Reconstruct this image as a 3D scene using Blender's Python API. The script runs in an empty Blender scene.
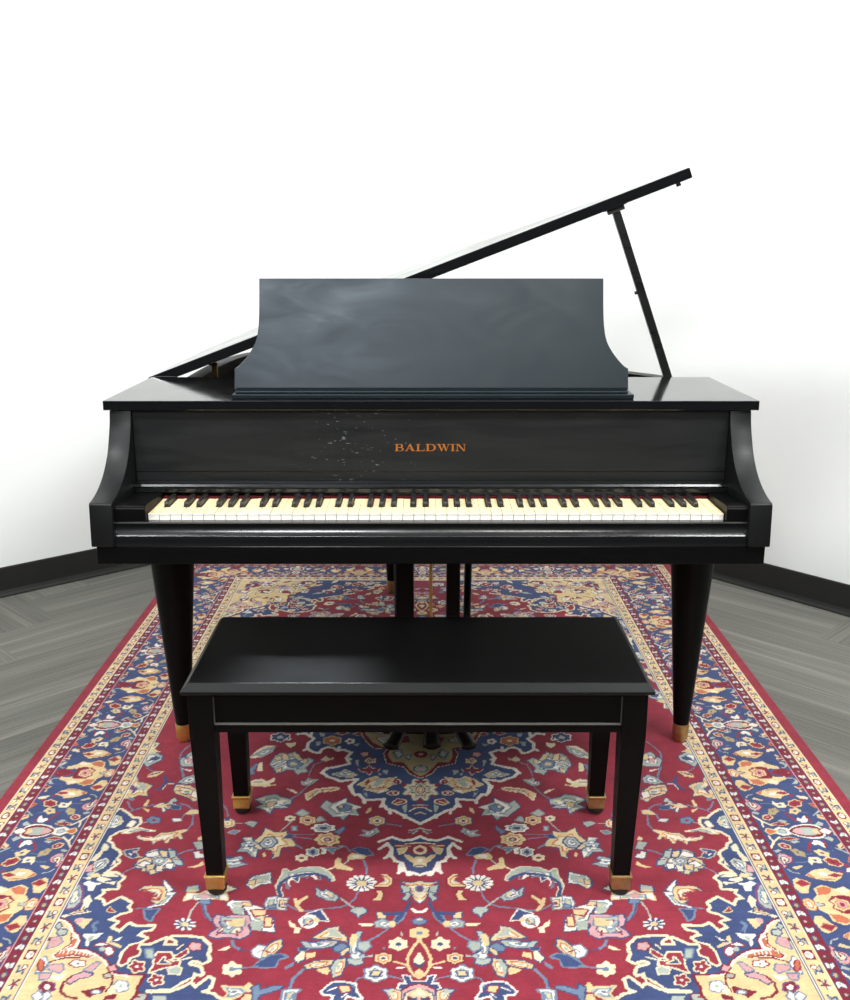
import bpy, bmesh, math, random
import numpy as np
from mathutils import Vector, Matrix
random.seed(7)
rng = np.random.default_rng(11)
S = bpy.context.scene
COL = S.collection
PI = math.pi

# ------------------------------------------------------------------ helpers
def link(o, parent=None):
    COL.objects.link(o)
    if parent is not None:
        o.parent = parent
    return o

def thing(name, label, cat, loc=(0, 0, 0)):
    o = bpy.data.objects.new(name, None)
    o.empty_display_size = .1
    o.location = loc
    o['label'] = label
    o['category'] = cat
    return link(o)

def obj(name, bm, mats, parent=None, smooth=False, label=None, bevel=0.0, segs=2, world=True):
    """link bm as ONE mesh object; bm is in world coordinates"""
    me = bpy.data.meshes.new(name)
    bmesh.ops.recalc_face_normals(bm, faces=bm.faces[:])
    if bevel > 0:
        es = [e for e in bm.edges if len(e.link_faces) == 2 and e.calc_face_angle(0) > .5]
        bmesh.ops.bevel(bm, geom=es, offset=bevel, segments=segs, profile=.5, affect='EDGES', clamp_overlap=True)
    if smooth:
        for f in bm.faces:
            f.smooth = True
        for e in bm.edges:
            if len(e.link_faces) == 2 and e.calc_face_angle(0) > .6:
                e.smooth = False
    bm.to_mesh(me)
    bm.free()
    for m in (mats if isinstance(mats, (list, tuple)) else [mats]):
        me.materials.append(m)
    o = bpy.data.objects.new(name, me)
    link(o, parent)
    if parent is not None and world:
        off = Vector((0, 0, 0))
        p = parent
        while p is not None:
            off += p.location
            p = p.parent
        me.transform(Matrix.Translation(-off))
    if label:
        o['label'] = label
    return o

def structure(o):
    o['kind'] = 'structure'
    return o

def box(bm, x0, x1, y0, y1, z0, z1, mat=0):
    vs = [bm.verts.new(p) for p in ((x0, y0, z0), (x1, y0, z0), (x1, y1, z0), (x0, y1, z0),
                                    (x0, y0, z1), (x1, y0, z1), (x1, y1, z1), (x0, y1, z1))]
    fs = []
    for q in ((0, 3, 2, 1), (4, 5, 6, 7), (0, 1, 5, 4), (1, 2, 6, 5), (2, 3, 7, 6), (3, 0, 4, 7)):
        f = bm.faces.new([vs[i] for i in q])
        f.material_index = mat
        fs.append(f)
    return vs, fs

def prism(bm, pts, f0, f1, mat=0):
    """closed outline pts swept from map f0 to map f1 (functions 2d -> 3d)"""
    a = [bm.verts.new(f0(*p)) for p in pts]
    b = [bm.verts.new(f1(*p)) for p in pts]
    n = len(pts)
    fs = [bm.faces.new(a[::-1]), bm.faces.new(b)]
    for i in range(n):
        fs.append(bm.faces.new((a[i], a[(i + 1) % n], b[(i + 1) % n], b[i])))
    for f in fs:
        f.material_index = mat
    return fs

def prism_x(bm, prof, x0, x1, mat=0):
    return prism(bm, prof, lambda y, z: (x0, y, z), lambda y, z: (x1, y, z), mat)

def prism_z(bm, out, z0, z1, mat=0):
    return prism(bm, out, lambda x, y: (x, y, z0), lambda x, y: (x, y, z1), mat)

def lathe(bm, cx, cy, prof, n=32, mat=0):
    rings = []
    for r, z in prof:
        rings.append([bm.verts.new((cx + r * math.cos(2 * PI * i / n), cy + r * math.sin(2 * PI * i / n), z)) for i in range(n)])
    for a, b in zip(rings, rings[1:]):
        for i in range(n):
            bm.faces.new((a[i], a[(i + 1) % n], b[(i + 1) % n], b[i])).material_index = mat
    bm.faces.new(rings[0][::-1]).material_index = mat
    bm.faces.new(rings[-1]).material_index = mat

def frame_axes(d):
    d = d.normalized()
    u = d.cross(Vector((0, 0, 1)))
    if u.length < 1e-4:
        u = Vector((1, 0, 0))
    u.normalize()
    return u, u.cross(d).normalized()

def tube(bm, pts, rad, n=12, sq=None, mat=0):
    pts = [Vector(p) for p in pts]
    rings = []
    for i, p in enumerate(pts):
        d = (pts[min(i + 1, len(pts) - 1)] - pts[max(i - 1, 0)])
        u, v = frame_axes(d)
        r = rad[i] if isinstance(rad, (list, tuple)) else rad
        k = sq if sq else 1.0
        rings.append([bm.verts.new(p + u * (r * math.cos(2 * PI * j / n)) + v * (r * k * math.sin(2 * PI * j / n))) for j in range(n)])
    for a, b in zip(rings, rings[1:]):
        for i in range(n):
            bm.faces.new((a[i], a[(i + 1) % n], b[(i + 1) % n], b[i])).material_index = mat
    bm.faces.new(rings[0][::-1])
    bm.faces.new(rings[-1])

def bar(bm, p, q, w, t, up=None):
    """rectangular bar from p to q, w wide (along side axis), t thick"""
    p, q = Vector(p), Vector(q)
    d = (q - p).normalized()
    side = up.cross(d).normalized() if up is not None else frame_axes(d)[0]
    nn = d.cross(side).normalized()
    c = []
    for e in (p, q):
        c.append([bm.verts.new(e + side * (sx * w / 2) + nn * (sy * t / 2)) for sx, sy in ((-1, -1), (1, -1), (1, 1), (-1, 1))])
    a, b = c
    bm.faces.new(a[::-1]); bm.faces.new(b)
    for i in range(4):
        bm.faces.new((a[i], a[(i + 1) % 4], b[(i + 1) % 4], b[i]))

def catmull(pts, n=6):
    r = []
    P = [pts[0]] + list(pts) + [pts[-1]]
    for i in range(1, len(P) - 2):
        for k in range(n):
            t = k / n
            r.append(tuple(.5 * ((2 * P[i][j]) + (-P[i - 1][j] + P[i + 1][j]) * t + (2 * P[i - 1][j] - 5 * P[i][j] + 4 * P[i + 1][j] - P[i + 2][j]) * t * t
                                 + (-P[i - 1][j] + 3 * P[i][j] - 3 * P[i + 1][j] + P[i + 2][j]) * t ** 3) for j in range(len(P[0]))))
    r.append(tuple(pts[-1]))
    return r

# ------------------------------------------------------------------ materials
def lin(c):
    c = np.asarray(c, float) / 255.
    return np.where(c <= .04045, c / 12.92, ((c + .055) / 1.055) ** 2.4)

def new_mat(name):
    m = bpy.data.materials.new(name)
    m.use_nodes = True
    nt = m.node_tree
    b = nt.nodes['Principled BSDF']
    return m, nt, b

def nd(nt, typ, **kw):
    n = nt.nodes.new(typ)
    for k, v in kw.items():
        setattr(n, k, v)
    return n

def rgba(c):
    return tuple(float(v) for v in lin(c)) + (1.,)

def lacquer(name, col, rough, ior=1.5, smear=0.0, scale=(3, 3, 14), wear=0.0, bump=.02, spec=.5):
    """black lacquered wood; smear = uneven polish, wear = worn grey grain"""
    m, nt, b = new_mat(name)
    b.inputs['IOR'].default_value = ior
    b.inputs['Specular IOR Level'].default_value = spec
    tc = nd(nt, 'ShaderNodeTexCoord')
    mp = nd(nt, 'ShaderNodeMapping')
    mp.inputs['Scale'].default_value = scale
    nt.links.new(tc.outputs['Object'], mp.inputs['Vector'])
    nz = nd(nt, 'ShaderNodeTexNoise')
    nz.inputs['Scale'].default_value = 1.6
    nz.inputs['Detail'].default_value = 6
    nz.inputs['Roughness'].default_value = .62
    nz.inputs['Distortion'].default_value = 1.2
    nt.links.new(mp.outputs[0], nz.inputs['Vector'])
    mr = nd(nt, 'ShaderNodeMapRange')
    mr.inputs['From Min'].default_value = .3
    mr.inputs['From Max'].default_value = .7
    mr.inputs['To Min'].default_value = max(.03, rough - smear)
    mr.inputs['To Max'].default_value = rough + smear
    nt.links.new(nz.outputs['Fac'], mr.inputs['Value'])
    nt.links.new(mr.outputs[0], b.inputs['Roughness'])
    if wear > 0:
        mp2 = nd(nt, 'ShaderNodeMapping')
        mp2.inputs['Scale'].default_value = (4, 40, 40)
        nt.links.new(tc.outputs['Object'], mp2.inputs['Vector'])
        g = nd(nt, 'ShaderNodeTexNoise')
        g.inputs['Scale'].default_value = 1.5
        g.inputs['Detail'].default_value = 5
        nt.links.new(mp2.outputs[0], g.inputs['Vector'])
        mx = nd(nt, 'ShaderNodeMixRGB')
        mx.inputs[1].default_value = rgba(col)
        mx.inputs[2].default_value = rgba([min(255, c + wear) for c in col])
        nt.links.new(g.outputs['Fac'], mx.inputs[0])
        nt.links.new(mx.outputs[0], b.inputs['Base Color'])
    else:
        b.inputs['Base Color'].default_value = rgba(col)
    if bump:
        bp = nd(nt, 'ShaderNodeBump')
        bp.inputs['Strength'].default_value = bump
        bp.inputs['Distance'].default_value = .002
        nt.links.new(nz.outputs['Fac'], bp.inputs['Height'])
        nt.links.new(bp.outputs[0], b.inputs['Normal'])
    return m

def plain(name, col, rough=.5, metal=0.0, noise=0.0, nscale=60, bump=0.0, spec=.5):
    m, nt, b = new_mat(name)
    b.inputs['Roughness'].default_value = rough
    b.inputs['Metallic'].default_value = metal
    b.inputs['Specular IOR Level'].default_value = spec
    tc = nd(nt, 'ShaderNodeTexCoord')
    nz = nd(nt, 'ShaderNodeTexNoise')
    nz.inputs['Scale'].default_value = nscale
    nz.inputs['Detail'].default_value = 4
    nt.links.new(tc.outputs['Object'], nz.inputs['Vector'])
    mx = nd(nt, 'ShaderNodeMixRGB')
    c = np.array(col, float)
    mx.inputs[1].default_value = rgba(np.clip(c * (1 - noise), 0, 255))
    mx.inputs[2].default_value = rgba(np.clip(c * (1 + noise), 0, 255))
    nt.links.new(nz.outputs['Fac'], mx.inputs[0])
    nt.links.new(mx.outputs[0], b.inputs['Base Color'])
    if bump:
        bp = nd(nt, 'ShaderNodeBump')
        bp.inputs['Strength'].default_value = bump
        bp.inputs['Distance'].default_value = .001
        nt.links.new(nz.outputs['Fac'], bp.inputs['Height'])
        nt.links.new(bp.outputs[0], b.inputs['Normal'])
    return m

M = {}
M['gloss'] = lacquer('black_gloss_lacquer', (12, 13, 14), .1, ior=1.7, smear=.05, scale=(2, 2, 2), bump=.01)
M['satin'] = lacquer('black_satin_lacquer', (14, 14, 14), .3, smear=.08, scale=(3, 3, 10), bump=.02)
M['panel'] = lacquer('worn_black_panel', (17, 18, 19), .42, spec=.36, smear=.1, scale=(2, 2, 12), wear=16, bump=.03)
def add_scratches(m, x0, x1):
    """small pale nicks in the lacquer between x0 and x1"""
    nt = m.node_tree
    b = nt.nodes['Principled BSDF']
    tc = nd(nt, 'ShaderNodeTexCoord')
    mp = nd(nt, 'ShaderNodeMapping'); mp.inputs['Scale'].default_value = (75, 1, 240)
    nt.links.new(tc.outputs['Object'], mp.inputs[0])
    z = nd(nt, 'ShaderNodeTexNoise'); z.inputs['Scale'].default_value = 1; z.inputs['Detail'].default_value = 2
    nt.links.new(mp.outputs[0], z.inputs['Vector'])
    s = nd(nt, 'ShaderNodeSeparateXYZ'); nt.links.new(tc.outputs['Object'], s.inputs[0])
    pos = nd(nt, 'ShaderNodeValToRGB')
    mr = nd(nt, 'ShaderNodeMapRange'); mr.inputs['From Min'].default_value, mr.inputs['From Max'].default_value = x0, x1
    nt.links.new(s.outputs['X'], mr.inputs['Value']); nt.links.new(mr.outputs[0], pos.inputs[0])
    e = pos.color_ramp.elements
    e[0].position, e[0].color = 0, (0, 0, 0, 1); e[1].position, e[1].color = 1, (0, 0, 0, 1)
    k = e.new(.35); k.color = (1, 1, 1, 1)
    th = nd(nt, 'ShaderNodeMath', operation='MULTIPLY_ADD'); th.inputs[1].default_value = -.16; th.inputs[2].default_value = .84
    nt.links.new(pos.outputs[0], th.inputs[0])
    gt = nd(nt, 'ShaderNodeMath', operation='GREATER_THAN')
    nt.links.new(z.outputs['Fac'], gt.inputs[0]); nt.links.new(th.outputs[0], gt.inputs[1])
    old = b.inputs['Base Color'].links[0].from_socket
    mx = nd(nt, 'ShaderNodeMixRGB'); mx.inputs[2].default_value = rgba((104, 110, 112))
    nt.links.new(gt.outputs[0], mx.inputs[0]); nt.links.new(old, mx.inputs[1]); nt.links.new(mx.outputs[0], b.inputs['Base Color'])
add_scratches(M['panel'], -.40, .16)

M['desk'] = lacquer('smeared_black_lacquer', (20, 26, 30), .37, ior=1.6, smear=.06, spec=.30, scale=(3, 4, 7), bump=.006)
M['desk'].node_tree.nodes['Principled BSDF'].inputs['Specular Tint'].default_value = (.80, .92, 1, 1)      # blue of the room's reflection put into the sheen colour
M['slip'] = lacquer('black_moulding_lacquer', (12, 13, 14), .2, ior=1.6, smear=.04, bump=.01)
M['bench'] = lacquer('black_bench_lacquer', (5, 5, 5), .3, spec=.4, smear=.02, scale=(2, 6, 2), bump=.004)
M['worn'] = plain('painted_edge_highlight', (78, 77, 73), .5, noise=.2, nscale=120)  # paler grey stands in for light caught along the apron's bead and ends
M['bench_edge'] = lacquer('rubbed_black_bench_edge', (18, 19, 19), .42, spec=.2, smear=.05, bump=.02)
M['arm'] = lacquer('black_arm_lacquer', (12, 13, 14), .45, spec=.28, smear=.04, bump=.01)
M['leg'] = lacquer('black_leg_lacquer', (5, 5, 5), .42, spec=.13, smear=.05, bump=.01)
M['keybed'] = lacquer('black_keybed_lacquer', (6, 6, 7), .2, spec=.2, smear=.03, bump=.004)
M['dark'] = plain('dark_interior_wood', (14, 12, 10), .6, noise=.2)
M['brass'] = plain('brass', (216, 182, 100), .3, .8, noise=.08, nscale=90)
M['oldbrass'] = plain('tarnished_brass', (176, 144, 96), .4, .8, noise=.2, nscale=80)
M['gold'] = plain('bronze_painted_iron', (150, 110, 55), .45, .6, noise=.1)
M['decal'] = plain('gold_leaf_lettering', (164, 96, 26), .5, .1, noise=.12, nscale=600)
M['ivory'] = plain('ivory_key_top', (240, 220, 172), .3, noise=.02, nscale=30)
M['keyfront'] = plain('white_key_front', (255, 251, 242), .35)
M['keywood'] = plain('key_stick_wood', (120, 84, 56), .6, noise=.1)
M['ebony'] = plain('black_key', (24, 25, 26), .38, noise=.1)
M['felt'] = plain('red_felt', (66, 17, 21), .95, noise=.1, nscale=300, spec=.1)
M['rubber'] = plain('dark_rubber', (26, 22, 18), .7, noise=.1)
M['wall'] = plain('white_wall_paint', (232, 234, 232), .75, noise=.004, nscale=4, spec=.2)
M['base'] = plain('black_vinyl_baseboard', (26, 26, 24), .5, noise=.06, nscale=8)
M['pedal'] = plain('worn_dark_pedal', (46, 43, 37), .4, .7, noise=.2, nscale=50)

# ------------------------------------------------------------------ camera
cam = bpy.data.cameras.new('camera')
cam.sensor_fit = 'VERTICAL'
cam.sensor_height = 36.0
cam.lens = 988.0 / 1000 * 36.0
cam.clip_start = .05
co = bpy.data.objects.new('camera', cam)
co.location = (0, 0, 1.29)
co.rotation_euler = (math.radians(90 - 14.6), 0, 0)
link(co)
S.camera = co

# ------------------------------------------------------------------ room
FZ = -.010
CL, CR = (-.005, 4.933), (.178, 4.863)           # the two vertical edges of the narrow corner face
dl = Vector((-.4594, -.4004)).normalized()
dr = Vector((.3604, -.4062)).normalized()
def end(c, d, L):
    return (c[0] + d[0] * L, c[1] + d[1] * L)
LEN = 5.2
EL, ER = end(CL, dl, LEN), end(CR, dr, LEN)
WH = 3.3
def out_n(a, b):          # horizontal normal pointing into the room (towards the camera)
    d = Vector((b[0] - a[0], b[1] - a[1])).normalized()
    n = Vector((-d[1], d[0]))
    return n if n.dot(Vector((-a[0], 1.5 - a[1]))) > 0 else -n
def wall(name, a, b):
    n = out_n(a, b)
    bm = bmesh.new()
    prism_z(bm, [a, b, (b[0] - n[0] * .1, b[1] - n[1] * .1), (a[0] - n[0] * .1, a[1] - n[1] * .1)], FZ, WH)
    structure(obj(name, bm, M['wall']))
wall('wall_left', CL, EL); wall('wall_right', CR, ER); wall('wall_back', CL, CR)

def baseboard(name, a, b):
    n = out_n(a, b)
    prof = [(0, FZ), (.017, FZ), (.016, FZ + .006), (.010, FZ + .013), (.0055, FZ + .024), (.005, FZ + .108), (.003, FZ + .114), (0, FZ + .114)]
    bm = bmesh.new()
    prism(bm, prof, lambda o, z: (a[0] + n[0] * o, a[1] + n[1] * o, z), lambda o, z: (b[0] + n[0] * o, b[1] + n[1] * o, z))
    structure(obj(name, bm, M['base']))
baseboard('baseboard_left', CL, EL); baseboard('baseboard_right', CR, ER); baseboard('baseboard_back', CL, CR)

def carpet_floor():
    """herringbone carpet planks, one mesh, each plank a face with its own uv and shade"""
    w, L = .25, 1.0
    ang = math.radians(45)
    ca, sa = math.cos(ang), math.sin(ang)
    verts, faces, uvs, shade = [], [], [], []
    def plank(x, y, horiz):
        a, b = (L, w) if horiz else (w, L)
        pts = [(x, y), (x + a, y), (x + a, y + b), (x, y + b)]
        q = [(.1 + ca * px - sa * py, 1.9 + sa * px + ca * py) for px, py in pts]
        cx = sum(p[0] for p in q) / 4; cy = sum(p[1] for p in q) / 4
        if abs(cx) > 4.2 or cy < -1.5 or cy > 6.2:
            return
        i = len(verts)
        verts.extend([(p[0], p[1], FZ) for p in q])
        faces.append((i, i + 1, i + 2, i + 3))
        ou, ov = random.random() * 50, random.random() * 50
        if horiz:
            uvs.extend([(ou, ov), (ou + L, ov), (ou + L, ov + w), (ou, ov + w)])
        else:
            uvs.extend([(ou, ov), (ou, ov + w), (ou + L, ov + w), (ou + L, ov)])
        shade.extend([random.random()] * 4)
    n = 4
    for k in range(-40, 40):
        for j in range(-12, 12):
            x0 = k * w + j * 2 * L * 0 + j * (L) * 1
            y0 = k * w - j * (L) * 1
            plank(x0, y0, True)
            plank(x0 - w * 0 + L * 0 - w, y0 + 0 - L + w, False) if False else plank(x0 + L * 0 - w, y0, False)
    me = bpy.data.meshes.new('floor')
    me.from_pydata(verts, [], faces)
    uv = me.uv_layers.new(name='UVMap')
    uv.data.foreach_set('uv', np.array(uvs, 'f').ravel())
    at = me.attributes.new('shade', 'FLOAT', 'POINT')
    at.data.foreach_set('value', np.array(shade, 'f'))
    m, nt, b = new_mat('grey_carpet_planks')
    b.inputs['Roughness'].default_value = .95
    b.inputs['Specular IOR Level'].default_value = .15
    u = nd(nt, 'ShaderNodeUVMap', uv_map='UVMap')
    def stretched(sx, sy, sc, det):
        mp = nd(nt, 'ShaderNodeMapping')
        mp.inputs['Scale'].default_value = (sx, sy, 1)
        nt.links.new(u.outputs[0], mp.inputs[0])
        z = nd(nt, 'ShaderNodeTexNoise')
        z.inputs['Scale'].default_value = sc
        z.inputs['Detail'].default_value = det
        nt.links.new(mp.outputs[0], z.inputs['Vector'])
        return z
    n1 = stretched(.55, 14, 1.0, 3)      # broad light streaks along the plank
    n2 = stretched(2, 110, 1.0, 2)       # fine rows of loops
    n3 = stretched(90, 110, 2.0, 2)
    rp = nd(nt, 'ShaderNodeValToRGB')
    e = rp.color_ramp.elements
    e[0].position, e[0].color = .30, rgba((104, 104, 98))
    e[1].position, e[1].color = .78, rgba((136, 134, 126))
    k = e.new(.56); k.color = rgba((111, 110, 104))
    nt.links.new(n1.outputs['Fac'], rp.inputs[0])
    sh = nd(nt, 'ShaderNodeAttribute', attribute_name='shade')
    def mul(fac_sock, lo, hi, fmin, fmax, prev):
        mr = nd(nt, 'ShaderNodeMapRange')
        mr.inputs['From Min'].default_value, mr.inputs['From Max'].default_value = fmin, fmax
        mr.inputs['To Min'].default_value, mr.inputs['To Max'].default_value = lo, hi
        nt.links.new(fac_sock, mr.inputs['Value'])
        mx = nd(nt, 'ShaderNodeMixRGB', blend_type='MULTIPLY')
        mx.inputs[0].default_value = 1
        nt.links.new(prev, mx.inputs[1]); nt.links.new(mr.outputs[0], mx.inputs[2])
        return mx.outputs[0]
    c = mul(sh.outputs['Fac'], .86, 1.08, 0, 1, rp.outputs[0])
    c = mul(n2.outputs['Fac'], .80, 1.16, .3, .7, c)
    c = mul(n3.outputs['Fac'], .90, 1.08, .3, .7, c)
    nt.links.new(c, b.inputs['Base Color'])
    bp = nd(nt, 'ShaderNodeBump')
    bp.inputs['Strength'].default_value = .25
    bp.inputs['Distance'].default_value = .003
    nt.links.new(n2.outputs['Fac'], bp.inputs['Height'])
    nt.links.new(bp.outputs[0], b.inputs['Normal'])
    me.materials.append(m)
    structure(link(bpy.data.objects.new('floor', me)))
carpet_floor()

# ------------------------------------------------------------------ rug
PAL = {'r': (134, 44, 58), 'n': (58, 70, 108), 'c': (212, 199, 168), 'w': (216, 210, 198), 'y': (204, 180, 134), 'g': (158, 165, 154),
       'b': (102, 120, 142), 'p': (192, 146, 146), 'm': (114, 32, 47), 'o': (178, 102, 72), 'q': (108, 68, 110), 't': (160, 143, 104), 'k': (66, 58, 60)}
KEY = list(PAL)
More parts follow.
